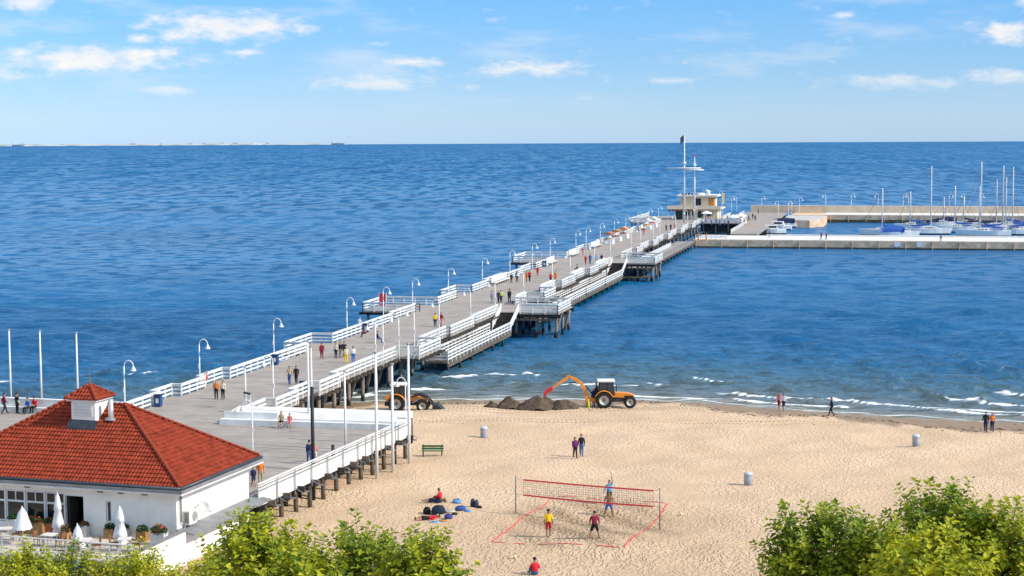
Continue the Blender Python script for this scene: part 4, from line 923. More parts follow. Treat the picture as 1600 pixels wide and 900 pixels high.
# terrace in front
MB().box(RX, -.2, -5.0, FY - .005, Z0, FL).build('terrace_base', WALLM, rb); MB().box(RX, -.2, -5.0, FY - .005, FL + .002, FL + .05).build('terrace_floor', mat('terrace paving', (.62, .54, .45), .8, .15, 2), rb)
MB().box(-.2, .05, -5.2, FY - .01, Z0, FL + .68).build('terrace_parapet', WALLM, rb); MB().box(-.26, .11, -5.25, FY - .01, FL + .683, FL + .76).build('coping', ZINC, rb)
tr_ = MB().bar((RX, -4.95, FL + 1.05), (-.25, -4.95, FL + 1.05), .08, .07).build('terrace_railing', WHITE, rb)
for z in (.3, .55, .8): MB().bar((RX, -4.95, FL + z), (-.25, -4.95, FL + z), .03, .05).build('rail', WHITE, tr_)
for x in np.arange(RX + .3, -.2, 1.4): MB().bar((x, -4.95, FL + .052), (x, -4.95, FL + 1.0), .06, .06).build('post', WHITE, tr_)
MB().box(RX, -.3, -5.12, -5.03, FL - .7, FL - .1).build('kick_panel', mat('blue grey panel', (.20, .25, .32), .6, .1, 1), rb)
TR = Matrix.Translation(EC) @ Matrix.Rotation(-PHI, 4, 'Z')
def RL(x, y, z): return TR @ V((x, y, z))

# ------------------------------------------------------------------ things on the restaurant terrace
CANV = mat('white canvas', (.78, .79, .80), .85, .06, 4)
def umbrella(x, y, h, w_, spread, label, tiers=1):
    t = thing('closed_umbrella', label, 'umbrella', RL(x, y, FL + .05), 0, 'white umbrellas on the restaurant terrace')
    m = MB(); m.tube([(0, 0, .05), (0, 0, h)], .03, 8); m.build('pole', WHITE, t, True)
    m = MB(); m.lathe([(.28, 0), (.28, .06), (.06, .1)], 14); m.build('base', GREYM, t)
    n = 16; vs = []; fs = []; prof = []
    zb = h * spread; seq = [(0, 0.02), (.08, .10), (.3, .45), (.55, .62), (.8, .85), (1, 1)] if tiers == 1 else [(0, .02), (.1, .3), (.3, .55), (.42, .62), (.43, .50), (.7, .85), (.84, 1), (.85, .8), (1, .95)]
    for f, r_ in seq: prof.append((r_ * w_ / 2, h - f * (h - zb)))
    for r_, z in prof:
        for k in range(n):
            rr = r_ * (1 + (.22 if k % 2 else -.12)); a = 2 * PI * k / n; vs.append((rr * math.cos(a), rr * math.sin(a), z))
    for i in range(len(prof) - 1):
        for k in range(n): fs.append((i * n + k, (i + 1) * n + k, (i + 1) * n + (k + 1) % n, i * n + (k + 1) % n))
    MB().add(vs, fs).build('canopy', CANV, t, True)
umbrella(-8.7, -3.0, 2.35, .92, .42, 'half folded white umbrella on a bare pole, left of the terrace')
umbrella(-7.75, -.75, 2.75, .62, .1, 'tall folded white umbrella beside the restaurant doorway', 2)
umbrella(-5.3, -2.6, 1.45, .78, .04, 'short stubby folded white umbrella in the middle of the terrace')
umbrella(-3.2, -1.4, 2.35, .72, .06, 'folded white umbrella right of the narrow window', 2)
LEAFG = mat('box hedge green', (.05, .10, .025), .8, .35, 12, col2=(.02, .045, .012))
def bush_mesh(w_, d_, h_, n, seed, size=.07):
    r = random.Random(seed); mb = MB()
    for i in range(n):
        a, b = r.uniform(0, 2 * PI), r.uniform(0, 1) ** .5; z = h_ * r.uniform(0, 1) * math.sqrt(max(0, 1 - (b * .85) ** 2))
        p = V((w_ / 2 * b * math.cos(a), d_ / 2 * b * math.sin(a), z)); u = V((r.gauss(0, 1), r.gauss(0, 1), r.gauss(0, .7))).normalized(); v_ = u.cross(V((r.gauss(0, 1), r.gauss(0, 1), 1))).normalized()
        s = size * r.uniform(.7, 1.4); mb.add([p - u * s, p + v_ * s * .5, p + u * s, p - v_ * s * .5], [(0, 1, 2, 3)])
    return mb
OCHRE = mat('tan wooden planter', (.42, .22, .09), .75, .2, 4); TERRA = mat('terracotta', (.45, .16, .07), .8, .2, 4)
FLOW = mat('red geranium petals', (.60, .03, .02), .7, .2, 8)
def planter(x, y, w_, d_, h_, m_, ph, label, flowers=False):
    t = thing('planter', label, 'planter', RL(x, y, FL + .05), -PHI, 'planters on the restaurant terrace')
    b = MB(); b.box(-w_ / 2, w_ / 2, -d_ / 2, -d_ / 2 + .04, 0, h_).box(-w_ / 2, w_ / 2, d_ / 2 - .04, d_ / 2, 0, h_).box(-w_ / 2, -w_ / 2 + .04, -d_ / 2 + .04, d_ / 2 - .04, 0, h_).box(w_ / 2 - .04, w_ / 2, -d_ / 2 + .04, d_ / 2 - .04, 0, h_).box(-w_ / 2 + .04, w_ / 2 - .04, -d_ / 2 + .04, d_ / 2 - .04, .05, h_ - .08)
    b.build('box', m_, t)
    o = bush_mesh(w_ * 1.15, d_ * 1.25, ph, int(500 * w_), int(x * 100)).build('plant', LEAFG, t, kind='stuff'); o.location = (0, 0, h_ - .08)
    if flowers: o = bush_mesh(w_ * 1.1, d_ * 1.2, ph * 1.1, int(110 * w_), int(x * 77), .06).build('flowers', FLOW, t, kind='stuff'); o.location = (0, 0, h_ - .06)
WPL = mat('whitewashed planter', (.66, .62, .58), .75, .1, 4)
planter(-4.75, .1, .62, .5, .62, OCHRE, .38, 'tan planter with box shrub under the narrow window'); planter(-3.9, .15, .62, .5, .66, WPL, .35, 'whitish planter with green shrub left of the tallest wall bay')
planter(-2.55, .05, .66, .5, .62, OCHRE, .4, 'tan planter with box shrub near the right corner of the front wall'); planter(-6.5, .1, .5, .45, .7, WPL, .3, 'pale planter with red flowers just right of the doorway', True)
planter(-8.9, .1, .6, .5, .7, TERRA, .4, 'terracotta planter with red flowers at the left of the doorway', True); planter(-9.8, -.2, 1.5, .5, .75, OCHRE, .4, 'long tan planter below the glazed front', True)
planter(-11.2, -.2, .6, .5, .85, WPL, .42, 'whitish planter with shrub at the left end of the glazed front'); planter(-1.1, -.6, .9, .55, .75, WPL, .55, 'whitish planter with dark leaves on the corner parapet', True)
planter(-7.0, -1.2, .5, .5, .5, OCHRE, .6, 'tan tub with tall plant before the doorway', True)
def cafe_set(x, y, rot, label):
    t = thing('cafe_table', 'small pale cafe table ' + label, 'table', RL(x, y, FL + .05), rot)
    MB().box(-.38, .38, -.38, .38, .72, .76).build('top', WPL, t)
    for a in (-1, 1):
        for b in (-1, 1): MB().bar((a * .3, b * .3, 0), (a * .3, b * .3, .72), .04).build('leg', GREYM, t)
    for k, sg in enumerate((-1, 1)):
        c = thing('cafe_chair', ('brown cafe chair on the %s of the table ' % ('left', 'right')[k]) + label, 'chair', RL(x + sg * .72, y, FL + .05), rot + (PI if sg > 0 else 0), 'chairs on the restaurant terrace')
        BR = mat('brown wicker', (.24, .11, .05), .8, .25, 8)
        MB().box(-.22, .22, -.22, .22, .43, .48).build('seat', BR, c); MB().box(-.25, -.2, -.22, .22, .481, .92).build('backrest', BR, c)
        for a in (-1, 1):
            for b in (-1, 1): MB().bar((a * .19, b * .19, 0), (a * .19, b * .19, .43), .035).build('leg', BR, c)
cafe_set(-10.4, -2.2, .2, 'at the far left of the terrace'); cafe_set(-7.0, -2.9, -.3, 'between the left umbrellas'); cafe_set(-2.2, -2.6, .1, 'near the right terrace corner'); cafe_set(-4.3, -3.4, .4, 'right of the stubby umbrella')

# ------------------------------------------------------------------ trees
def leaf_mat(name, c1_, c2_, c3_):
    m = bpy.data.materials.new(name); m.use_nodes = True; t = m.node_tree; b = t.nodes['Principled BSDF']; b.inputs['Roughness'].default_value = .55; b.inputs['Specular IOR Level'].default_value = .35
    g = N(t, 'ShaderNodeNewGeometry'); rp_ = N(t, 'ShaderNodeValToRGB'); L(t, g.outputs['Random Per Island'], rp_.inputs[0]); e = rp_.color_ramp.elements
    e[0].color = (*c1_, 1); e[1].color = (*c3_, 1); q = e.new(.55); q.color = (*c2_, 1)
    co = N(t, 'ShaderNodeTexCoord'); nz = N(t, 'ShaderNodeTexNoise'); L(t, co.outputs['Object'], nz.inputs['Vector']); nz.inputs['Scale'].default_value = .9; nz.inputs['Detail'].default_value = 2
    mx = N(t, 'ShaderNodeMix', data_type='RGBA'); rm = N(t, 'ShaderNodeMapRange'); L(t, nz.outputs[0], rm.inputs[0]); rm.inputs[1].default_value = .4; rm.inputs[2].default_value = .65; rm.inputs[4].default_value = .6
    L(t, rm.outputs[0], mx.inputs[0]); L(t, rp_.outputs[0], mx.inputs[6]); mx.inputs[7].default_value = (*c3_, 1)
    L(t, mx.outputs[2], b.inputs['Base Color'])
    tl = N(t, 'ShaderNodeBsdfTranslucent'); L(t, mx.outputs[2], tl.inputs[0]); ms = N(t, 'ShaderNodeMixShader'); ms.inputs[0].default_value = .42
    L(t, b.outputs[0], ms.inputs[1]); L(t, tl.outputs[0], ms.inputs[2]); L(t, ms.outputs[0], t.nodes['Material Output'].inputs[0])
    return m
LEAF_A = leaf_mat('fresh maple leaves', (.09, .16, .010), (.26, .34, .016), (.55, .52, .02))
LEAF_B = leaf_mat('green maple leaves', (.06, .13, .012), (.18, .27, .016), (.42, .44, .02))
LEAF_C = leaf_mat('yellowing maple leaves', (.15, .21, .010), (.36, .41, .015), (.60, .55, .02))
BARK = mat('grey brown bark', (.12, .09, .065), .9, .3, 6, bump=.02, bscale=14)
LEAFPTS = [(0, 0), (.34, .10), (.50, .42), (.28, .52), (.22, .78), (0, 1.0), (-.22, .78), (-.28, .52), (-.50, .42), (-.34, .10)]
def tree(name, px, ytop, d, half_px, zdepth, leafm, nshoot, seed, label, leaf=.235):
    r = random.Random(seed)
    X = (px - 800) / FPX * d; k = d / FPX; zt = CAMZ - d * (ytop - HZ) / FPX; Rr = half_px * k
    zg = zs(X, d); t = thing(name, label, 'tree', (X, d, zg)); H = zt - zg; ch = zdepth; cz = H - ch * .5
    lim = []; m = MB(); m.tube([(0, 0, -.3), (.1, 0, H * .3), (-.08, .05, H * .62), (0, 0, H * .88)], [.2 + .012 * H, .16 + .006 * H, .10, .03], 10)
    for i in range(9):
        a = 2 * PI * i / 9 + r.uniform(-.3, .3); z0 = H * r.uniform(.45, .72); e_ = V((math.cos(a) * Rr * .75, math.sin(a) * Rr * .75, z0 + ch * r.uniform(.15, .4)))
        m.tube([(0, 0, z0), e_ * .5 + V((0, 0, z0 * .5 + .1)), e_], [.07, .045, .015], 6); lim.append(e_)
    m.build('trunk', BARK, t, True)
    vs = []; fs = []; tw = MB()
    nshoot = int(nshoot * 1.35)
    for i in range(nshoot):
        # shoots sit on an uneven shell of lobes, denser towards the outside
        a = r.uniform(0, 2 * PI); ct = r.uniform(-.75, 1); sn = math.sqrt(1 - ct * ct)
        lob = 1 + .16 * math.sin(3 * a + seed) + .12 * math.sin(5 * a + 2 * ct * 3 + seed * 2) + .10 * math.sin(7 * ct * 2 + seed)
        rad = lob * (1 - .5 * r.random() ** 2)
        base = V((math.cos(a) * sn * Rr * rad, math.sin(a) * sn * Rr * rad, cz + ct * ch * .5 * min(1.08, rad)))
        out = (V((base.x / Rr, base.y / Rr, (base.z - cz) / ch + .75)) + V((r.gauss(0, .25), r.gauss(0, .25), 0))).normalized()
        ln = r.uniform(.45, .95) * (1.1 if ct > .6 else 1)
        tw.tube([base - out * .3, base + out * ln * .9], [.016, .006], 4, cap=False)
        nl = r.randint(17, 24)
        for j in range(nl):
            f = j / nl; p = base + out * (ln * f); ang = j * 2.4 + r.random(); u = out.orthogonal().normalized(); u.rotate(Matrix.Rotation(ang, 3, out))
            dr = (u * (1.0 - .55 * f) + out * (.15 + .5 * f) + V((0, 0, r.uniform(-.45, .15)))).normalized()
            p = p + dr * .05; s = leaf * r.uniform(.65, 1.25) * (1.05 - .3 * f); nrm = (out * .5 + V((0, 0, .8)) + V((r.gauss(0, .35), r.gauss(0, .35), 0))).normalized()
            sd = dr.cross(nrm).normalized(); nn = sd.cross(dr)
            st0 = r.uniform(.03, .09); o = len(vs)
            for (lx, ly) in LEAFPTS:
                vs.append(p + dr * (st0 + ly * s) + sd * (lx * s) + nn * (abs(lx) * s * .28 - ly * ly * s * .22))
            fs += [(o, o + 1, o + 2, o + 3, o + 4, o + 5), (o, o + 5, o + 6, o + 7, o + 8, o + 9)]
    MB().add(vs, fs).build('crown', leafm, t, kind='stuff'); tw.build('twigs', BARK, t, kind='stuff')
    return t
TG = None
tree('maple_tree', 388, 838, 60, 76, 4.2, LEAF_A, 210, 1, 'bright green maple covering the right side of the restaurant')
tree('maple_tree', 560, 856, 61, 74, 4.2, LEAF_B, 200, 2, 'green maple left of the sunbathers, middle of the bottom edge')
tree('maple_tree', 650, 864, 59, 57, 4.0, LEAF_A, 170, 3, 'small bright maple crown at the right of the bottom trees')
tree('maple_tree', 475, 891, 56, 55, 3.6, LEAF_A, 130, 12, 'low maple crown between two taller ones at the bottom')
tree('maple_tree', 1294, 821, 60, 72, 4.4, LEAF_B, 230, 4, 'green maple leftmost of the trees in the lower right')
tree('maple_tree', 1490, 794, 62, 88, 5.0, LEAF_B, 260, 5, 'tallest dark green maple in the lower right')
tree('maple_tree', 1575, 826, 60, 57, 4.4, LEAF_A, 170, 6, 'maple cut by the lower right corner')
tree('maple_tree', 1400, 864, 58, 57, 4.2, LEAF_A, 160, 7, 'low maple crown between the two big ones in the lower right')
tree('maple_tree', 1465, 868, 53, 66, 3.6, LEAF_C, 170, 8, 'yellow green maple in front of the tallest one at the lower right')
tree('shrub_tree', 22, 880, 74, 44, 3.2, LEAF_C, 150, 9, 'yellow green small tree in the lower left corner', .18)
tree('shrub_tree', 92, 878, 76, 42, 3.2, LEAF_B, 150, 10, 'green small tree below the left terrace railing', .18)
tree('shrub_tree', 186, 880, 75, 57, 3.2, LEAF_C, 190, 11, 'yellowish small tree below the right terrace railing', .18)
tree('shrub_tree', 285, 910, 74, 37, 2.6, LEAF_C, 100, 13, 'lowest yellowish tree by the corner of the restaurant', .18)

# ------------------------------------------------------------------ tractors
def wheel_mesh(r_, w_):
    t = MB(); t.lathe([(r_ * .60, -w_ / 2), (r_ * .9, -w_ / 2), (r_, -w_ * .35), (r_, w_ * .35), (r_ * .9, w_ / 2), (r_ * .60, w_ / 2)], 28, (0, 0, 0), 'y', False)
    n = 20
    for i in range(n):
        for sg in (-1, 1):
            a = 2 * PI * (i + (.5 if sg > 0 else 0)) / n; T = Matrix.Rotation(a, 4, 'Y') @ Matrix.Translation((0, sg * w_ * .22, r_ * 1.0)) @ Matrix.Rotation(sg * .6, 4, 'Z')
            t.box(-.035, .035, -w_ * .27, w_ * .27, -.03, .045, T)
    rim = MB(); rim.lathe([(.05, -.02), (r_ * .25, -.02), (r_ * .3, -.08), (r_ * .5, -.06), (r_ * .62, -w_ * .42), (r_ * .64, -w_ * .46), (r_ * .62, w_ * .46), (.05, w_ * .3)], 22, (0, 0, 0), 'y')
    hub = MB(); hub.lathe([(.02, -w_ * .28), (r_ * .16, -w_ * .26), (r_ * .18, -.05)], 12, (0, 0, 0), 'y')
    return t.mesh('tyre', RUBBER), rim.mesh('rim', mat('cream wheel rim', (.60, .56, .46), .5, .12, 3), True), hub.mesh('hub', mat('rusty hub', (.24, .14, .08), .7, .2, 4), True)
WR = wheel_mesh(.76, .46); WF = wheel_mesh(.55, .36)
def wheel(parent, ms, x, y, z):
    o = link('wheel', ms[0], parent, loc=(x, y, z)); 
    if y > 0: o.rotation_euler = (0, 0, PI)
    link('rim', ms[1], o); link('hub', ms[2], o)
CABG = mat('cab glass', (.10, .13, .14), .05, 0, spec=.6, trans=.8); DGREY = mat('dark chassis', (.04, .04, .042), .6, .2, 3)
def tractor(loc, rz, label, roofc):
    t = thing('tractor', label, 'tractor', loc, rz, 'orange tractors on the beach')
    for y in (-.78, .78): wheel(t, WR, 0, y, .76); wheel(t, WF, 2.5, y * .95, .55)
    MB().box(-.5, 2.75, -.30, .30, .52, .98).box(2.38, 2.62, -.6, .6, .46, .62).box(-.1, .1, -.6, .6, .62, .9).build('chassis', DGREY, t)
    h = MB(); P = [(1.0, 1.45), (2.3, 1.38), (2.85, 1.22), (2.98, 1.0), (2.9, .78), (1.0, .95)]
    vs = [(x, -.36, z) for x, z in P] + [(x, .36, z) for x, z in P] ; n = len(P)
    h.add(vs, [tuple(range(n)), tuple(range(2 * n - 1, n - 1, -1))] + [(i, n + i, n + (i + 1) % n, (i + 1) % n) for i in range(n)])
    ho = h.build('hood', ORANGE, t); bv = ho.modifiers.new('bevel', 'BEVEL'); bv.width = .07; bv.segments = 3
    MB().box(2.0, 2.82, -.375, -.362, .85, 1.12).box(2.0, 2.82, .362, .375, .85, 1.12).build('grille', BLACK, ho)
    for y in (-.2, .2): MB().lathe([(.085, 0), (.085, .06), (.02, .07)], 12, (2.93, y, 1.08), 'x').build('headlight', WHITE, t)
    m = MB(); m.tube([(1.25, .28, 1.4), (1.25, .28, 2.2)], .045, 8); m.build('exhaust', BLACK, t, True)
    for y in (-1, 1):     # mudguards
        vs = []; fs = []
        for i in range(11):
            a = R(20 + 140 * i / 10)
            for (rr, yy) in ((.88, .5), (.88, 1.04), (.83, 1.04)): vs.append((-rr * math.cos(a), y * yy, .80 + rr * math.sin(a)))
        for i in range(10):
            for k in (0, 1): fs.append((i * 3 + k, i * 3 + k + 1, i * 3 + k + 4, i * 3 + k + 3))
        f = MB().add(vs, fs).build('mudguard', ORANGE, t, True); f.modifiers.new('thick', 'SOLIDIFY').thickness = .04
    MB().box(-.55, 1.1, -.5, .5, .99, 1.28).build('cab_floor', ORANGE, t)
    cb = MB()
    pil = [((-.45, -.6, 1.28), (-.4, -.58, 2.45)), ((.35, -.64, 1.0), (.35, -.6, 2.45)), ((1.05, -.55, 1.2), (.85, -.55, 2.45))]
    for a, b in pil:
        cb.bar(a, b, .07); cb.bar((a[0], -a[1], a[2]), (b[0], -b[1], b[2]), .07)
    cb.bar((-.45, -.6, 1.3), (-.45, .6, 1.3), .06); cb.bar((1.05, -.55, 1.3), (1.05, .55, 1.3), .06); cab = cb.build('cab', BLACK, t)
    for y in (-.57, .57):
        MB().add([(-.4, y, 1.35), (.33, y, 1.2), (.33, y, 2.42), (-.37, y, 2.42)], [(0, 1, 2, 3)]).build('pane', CABG, cab); MB().add([(.38, y, 1.1), (1.0, y * .95, 1.3), (.84, y * .95, 2.42), (.38, y, 2.42)], [(0, 1, 2, 3)]).build('pane', CABG, cab)
    MB().add([(1.03, -.5, 1.35), (1.03, .5, 1.35), (.86, .5, 2.42), (.86, -.5, 2.42)], [(0, 1, 2, 3)]).build('pane', CABG, cab); MB().add([(-.44, -.53, 1.4), (-.44, .53, 1.4), (-.40, .53, 2.42), (-.40, -.53, 2.42)], [(0, 1, 2, 3)]).build('pane', CABG, cab)
    ro = MB().box(-.62, 1.08, -.72, .72, 2.46, 2.64).build('cab_roof', roofc, t); bv = ro.modifiers.new('bevel', 'BEVEL'); bv.width = .07; bv.segments = 3
    MB().box(-.2, .25, -.25, .25, 1.282, 1.5).box(-.25, -.13, -.25, .25, 1.5, 2.0).build('seat', BLACK, t)
    m = MB(); m.tube([(.8, 0, 1.3), (.62, 0, 1.72)], .03, 6); m.lathe([(.17, -.015), (.19, 0), (.17, .015)], 14, (.62, 0, 1.73)); m.build('steering_wheel', BLACK, t)
    MB().box(.4, .75, -.8, -.55, .5, .56).box(.45, .7, -.8, -.55, .8, .86).build('step', DGREY, t)
    return t
def zp(px, py, z0=.8):
    p = at(px, py, z0)
    for _ in range(4): p = at(px, py, zs(p.x, p.y))
    return p
ta = zp(943, 635.5)
TA = tractor(ta, 0, 'orange tractor with white cab roof and raised digging arm', WHITE)
def arm(name, pts, w_, h_, m_, parent, y=0):
    mb = MB()
    for (a, b, wa_, wb_) in pts: mb.bar((a[0], y, a[1]), (b[0], y, b[1]), w_, wa_, (0, 1, 0), w_, wb_)
    return mb.build(name, m_, parent)
k16 = 1 / 16.1
def tp(px, py): return ((px - 943) * k16, (634 - py) * k16)
def limb(name, pts, hs, w_, m_, parent, y=0.0):
    """bent plate-girder arm: polyline in the x-z plane with a depth at each point"""
    n = len(pts); up_ = []; lo_ = []
    for i, (x, z) in enumerate(pts):
        a = V(pts[max(i - 1, 0)]); b = V(pts[min(i + 1, n - 1)]); d_ = (b - a).normalized(); nn = V((-d_.y, d_.x)); up_.append(V((x, z)) + nn * hs[i] / 2); lo_.append(V((x, z)) - nn * hs[i] / 2)
    vs = []; fs = []
    for i in range(n):
        for yy in (y - w_ / 2, y + w_ / 2): vs += [(up_[i].x, yy, up_[i].y), (lo_[i].x, yy, lo_[i].y)]
    for i in range(n - 1):
        a, b = 4 * i, 4 * i + 4; fs += [(a, a + 1, b + 1, b), (a + 2, b + 2, b + 3, a + 3), (a, b, b + 2, a + 2), (a + 1, a + 3, b + 3, b + 1)]
    fs += [(0, 2, 3, 1), (4 * n - 4, 4 * n - 3, 4 * n - 1, 4 * n - 2)]
    return MB().add(vs, fs).build(name, m_, parent)
limb('boom', [tp(921.5, 630), tp(919, 620), tp(914, 607), tp(908, 597), tp(899, 590.5), tp(890, 587)], [.20, .29, .31, .31, .28, .18], .24, ORANGE, TA)
limb('dipper', [tp(892, 585.5), tp(880, 593), tp(864, 604)], [.27, .26, .16], .18, ORANGE, TA)
limb('hydraulic_ram', [tp(900, 596), tp(880, 597.5)], [.11, .08], .11, BLACK, TA, .1)
limb('hydraulic_ram', [tp(926, 615), tp(915, 600)], [.12, .09], .1, BLACK, TA, .1)
limb('grab_arm', [tp(864, 604), tp(858, 607.5), tp(852.5, 612)], [.30, .42, .26], .3, RED, TA)
limb('grab_tine', [tp(853, 611), tp(851, 618), tp(849.5, 624)], [.3, .16, .05], .4, RED, TA)
MB().box(-1.75, -1.5, -.5, .5, .25, 1.1).box(-1.5, -.5, -.28, .28, .55, .85).build('digger_frame', ORANGE, TA)
for y in (-.75, .75): MB().bar((-1.5, y, .85), (-1.45, y * 1.15, .12), .14, .14).box(-1.62, -1.28, y * 1.15 - .14, y * 1.15 + .14, .0, .07).build('stabiliser', mat('yellow green paint', (.55, .62, .04), .5, .1, 2), TA)
tb = zp(621, 641)
TB = tractor(tb, R(-3), 'orange tractor with front loader bucket beside the pier piles', WHITE)
for y in (-.5, .5):
    limb('loader_arm', [(1.2, 1.35), (2.2, 1.55), (2.9, 1.25), (3.6, .45)], [.16, .18, .16, .12], .1, DGREY, TB, y); limb('hydraulic_ram', [(1.5, .8), (2.5, 1.35)], [.09, .07], .08, GREYM, TB, y)
bk = MB(); P = [(3.45, .62), (3.95, .70), (4.05, .55), (4.55, .02), (3.6, .03), (3.42, .2)]
n = len(P); bk.add([(x, -.85, z) for x, z in P] + [(x, .85, z) for x, z in P], [tuple(range(n)), tuple(range(2 * n - 1, n - 1, -1))] + [(i, n + i, n + (i + 1) % n, (i + 1) % n) for i in range(n)]); bk.build('bucket', DGREY, TB)
MB().box(-1.05, -.62, -.55, .55, .95, 1.5).build('rear_weight', ORANGE, TB); MB().box(-1.2, -.5, -.3, .3, .45, .8).build('rear_hitch', DGREY, TB)
MB().box(-.66, -.6, -.2, .2, 2.3, 2.46).build('beacon_bar', mat('yellow plastic', (.8, .6, .05), .5, .05, 1), TB)

# heaps of dug sand
WETS = mat('damp dark sand', (.125, .09, .062), .95, .3, 2.5, bump=.06, bscale=5)
def heap(px, py, w_, h_, seed, label):
    p = zp(px, py); r = np.random.default_rng(seed); n = 46; rr = w_ / 2
    g = np.linspace(-1, 1, n); X, Y = np.meshgrid(g, g); f = [(r.uniform(2, 9), r.uniform(2, 9), r.uniform(0, 6)) for _ in range(9)]
    nz = sum(np.sin(a * X + b * Y + c) / (1 + .25 * (a + b)) for a, b, c in f); ang = np.arctan2(Y, X)
    rad = np.hypot(X, Y) * (1 + .10 * np.sin(2 * ang + seed) + .07 * np.sin(5 * ang + seed * 2))
    Z = h_ * np.clip(1 - rad ** 1.15, 0, 1) ** .85 * (1 + .12 * nz) + .05 * nz * (rad < 1) - .12 * (rad > 1)
    Z += (rad < .95) * r.normal(0, .035, X.shape)
    idx = np.arange(n * n).reshape(n, n); q = np.stack([idx[:-1, :-1], idx[:-1, 1:], idx[1:, 1:], idx[1:, :-1]], -1).reshape(-1, 4)
    me = bpy.data.meshes.new('sand_heap'); me.from_pydata(np.stack([X * rr, Y * rr * .75, Z], -1).reshape(-1, 3).tolist(), [], q.tolist()); me.materials.append(WETS)
    me.polygons.foreach_set('use_smooth', [True] * len(me.polygons))
    o = link('sand_heap', me, loc=p); tag(o, label, 'sand heap', 'heaps of dug sand')
heap(769, 636, 1.7, .52, 1, 'smallest heap of dark sand at the left end'); heap(796, 637, 2.9, 1.08, 2, 'rounded heap of dark sand, second from the left'); heap(843, 638, 4.3, 1.32, 3, 'largest heap of dark sand under the digging arm'); heap(881, 637, 2.9, .85, 4, 'heap of dark sand nearest the digging tractor'); heap(818, 639, 1.9, .5, 5, 'low slump of dark sand between the two big heaps')

# ------------------------------------------------------------------ beach furniture
def bin_(px, py, i, label):
    p = zp(px, py, 1.3); t = thing('litter_bin', label, 'litter bin', p, i, 'grey litter bins on the sand')
    G = mat('galvanised bin', (.40, .42, .45), .5, .12, 3, metal=.2)
    m = MB(); m.lathe([(.26, 0), (.29, .03), (.30, .4), (.31, .76), (.31, .80)], 18); m.build('body', G, t, True)
    m = MB(); m.lathe([(.335, .80), (.335, .86), (.25, .95), (.10, 1.0), (.01, 1.01)], 18); m.build('lid', mat('pale bin lid', (.55, .57, .6), .45, .08, 3, metal=.2), t, True)
    m = MB(); m.lathe([(.315, .2), (.322, .22), (.315, .24)], 18); m.build('band', GREYM, t, True)
bin_(756, 684, 0, 'grey litter bin between the green bench and the sand heaps'); bin_(1169, 758, 1, 'grey litter bin right of the volleyball court'); bin_(1431, 697, 2, 'grey litter bin on the open sand at the far right')
p = zp(676, 712, 1.3); t = thing('bench', 'green slatted bench on the sand beside the terrace', 'bench', p, R(-2)); GR = mat('green bench paint', (.02, .14, .045), .5, .12, 4)
for i in range(3): MB().box(-.88, .88, -.42 + i * .13, -.31 + i * .13, .42, .46).build('seat_slat', GR, t)
for i in range(2): MB().bar((-.88, .02 + .05 * i, .58 + .19 * i), (.88, .02 + .05 * i, .58 + .19 * i), .04, .15).build('back_slat', GR, t)
for x in (-.75, .75): MB().bar((x, .0, -.05), (x, .14, .9), .07, .06).bar((x, -.38, -.05), (x, -.38, .42), .07, .06).bar((x, -.38, .39), (x, .05, .39), .06, .05).build('leg', mat('dark iron', (.05, .06, .05), .6, .1, 3), t)
# volleyball court
court = thing('court_boundary', 'red tape lines of the beach volleyball court', 'court lines', (0, 0, 0)); RT = mat('red tape', (.85, .06, .08), .6, .1, 4)
C1, C2, C3, C4 = [at(x, y, 1.3) for x, y in ((769, 845), (974, 862), (1043, 791), (866, 778))]
def tape(a, b, f0, f1):
    p, q = a.lerp(b, f0), a.lerp(b, f1); n = max(2, int((q - p).length / .5)); mb = MB(); w_ = .035
    vs = []; dv = (q - p).normalized(); sd = V((-dv.y, dv.x, 0)) * w_
    for i in range(n + 1):
        c = p.lerp(q, i / n); wob = .025 * math.sin(i * 1.3 + f0 * 9); c = c + sd / w_ * wob * .5
        z = zs(c.x, c.y) + .035 + .01 * math.sin(i * 2.1)
        vs += [(c.x - sd.x, c.y - sd.y, z), (c.x + sd.x, c.y + sd.y, z)]
    mb.add(vs, [(2 * i, 2 * i + 2, 2 * i + 3, 2 * i + 1) for i in range(n)]).build('line', RT, court).modifiers.new('t', 'SOLIDIFY').thickness = .02
for a, b, segs in ((C1, C4, ((0, .48), (.5, .66), (.69, .97))), (C1, C2, ((0, .10), (.17, .26), (.36, .48), (.5, .70), (.80, .97))), (C2, C3, ((.02, .40), (.43, .55), (.57, .74), (.77, 1))), (C4, C3, ((.05, .2), (.3, .42), (.80, .98)))):
    for f0, f1 in segs: tape(a, b, f0, f1)
n1p, n2p = at(806, 805, 1.3), at(1031, 826, 1.3)
net = thing('volleyball_net', 'volleyball net with red border between two thin posts', 'net', (0, 0, 0))
for q in (n1p, n2p): m = MB(); m.tube([V((q.x, q.y, .8)), V((q.x, q.y, 1.3 + 2.68))], .042, 8); m.build('post', mat('dark steel post', (.24, .24, .25), .5, .2, 3, metal=.4), net, True)
na, nb = n1p.lerp(n2p, .055), n1p.lerp(n2p, .955); zt_, zb_ = 1.3 + 2.45, 1.3 + 1.42
def nz_(f, k): return na.lerp(nb, f) + V((0, 0, (zt_ if k else zb_) - 1.3 - (.03 if k else .06) * math.sin(PI * f)))
for k in (0, 1):
    m = MB()
    for i in range(10): m.bar(nz_(i / 10, k), nz_((i + 1) / 10, k), .014, .105)
    m.build('net_tape', RT, net)
for f in (0, 1): MB().bar(nz_(f, 0), nz_(f, 1), .10, .014).build('net_tape', RT, net)
m = MB(); L_ = (nb - na).length
for i in range(int(L_ / .16)): f = i * .16 / L_; m.bar(nz_(f, 0), nz_(f, 1), .011, .011)
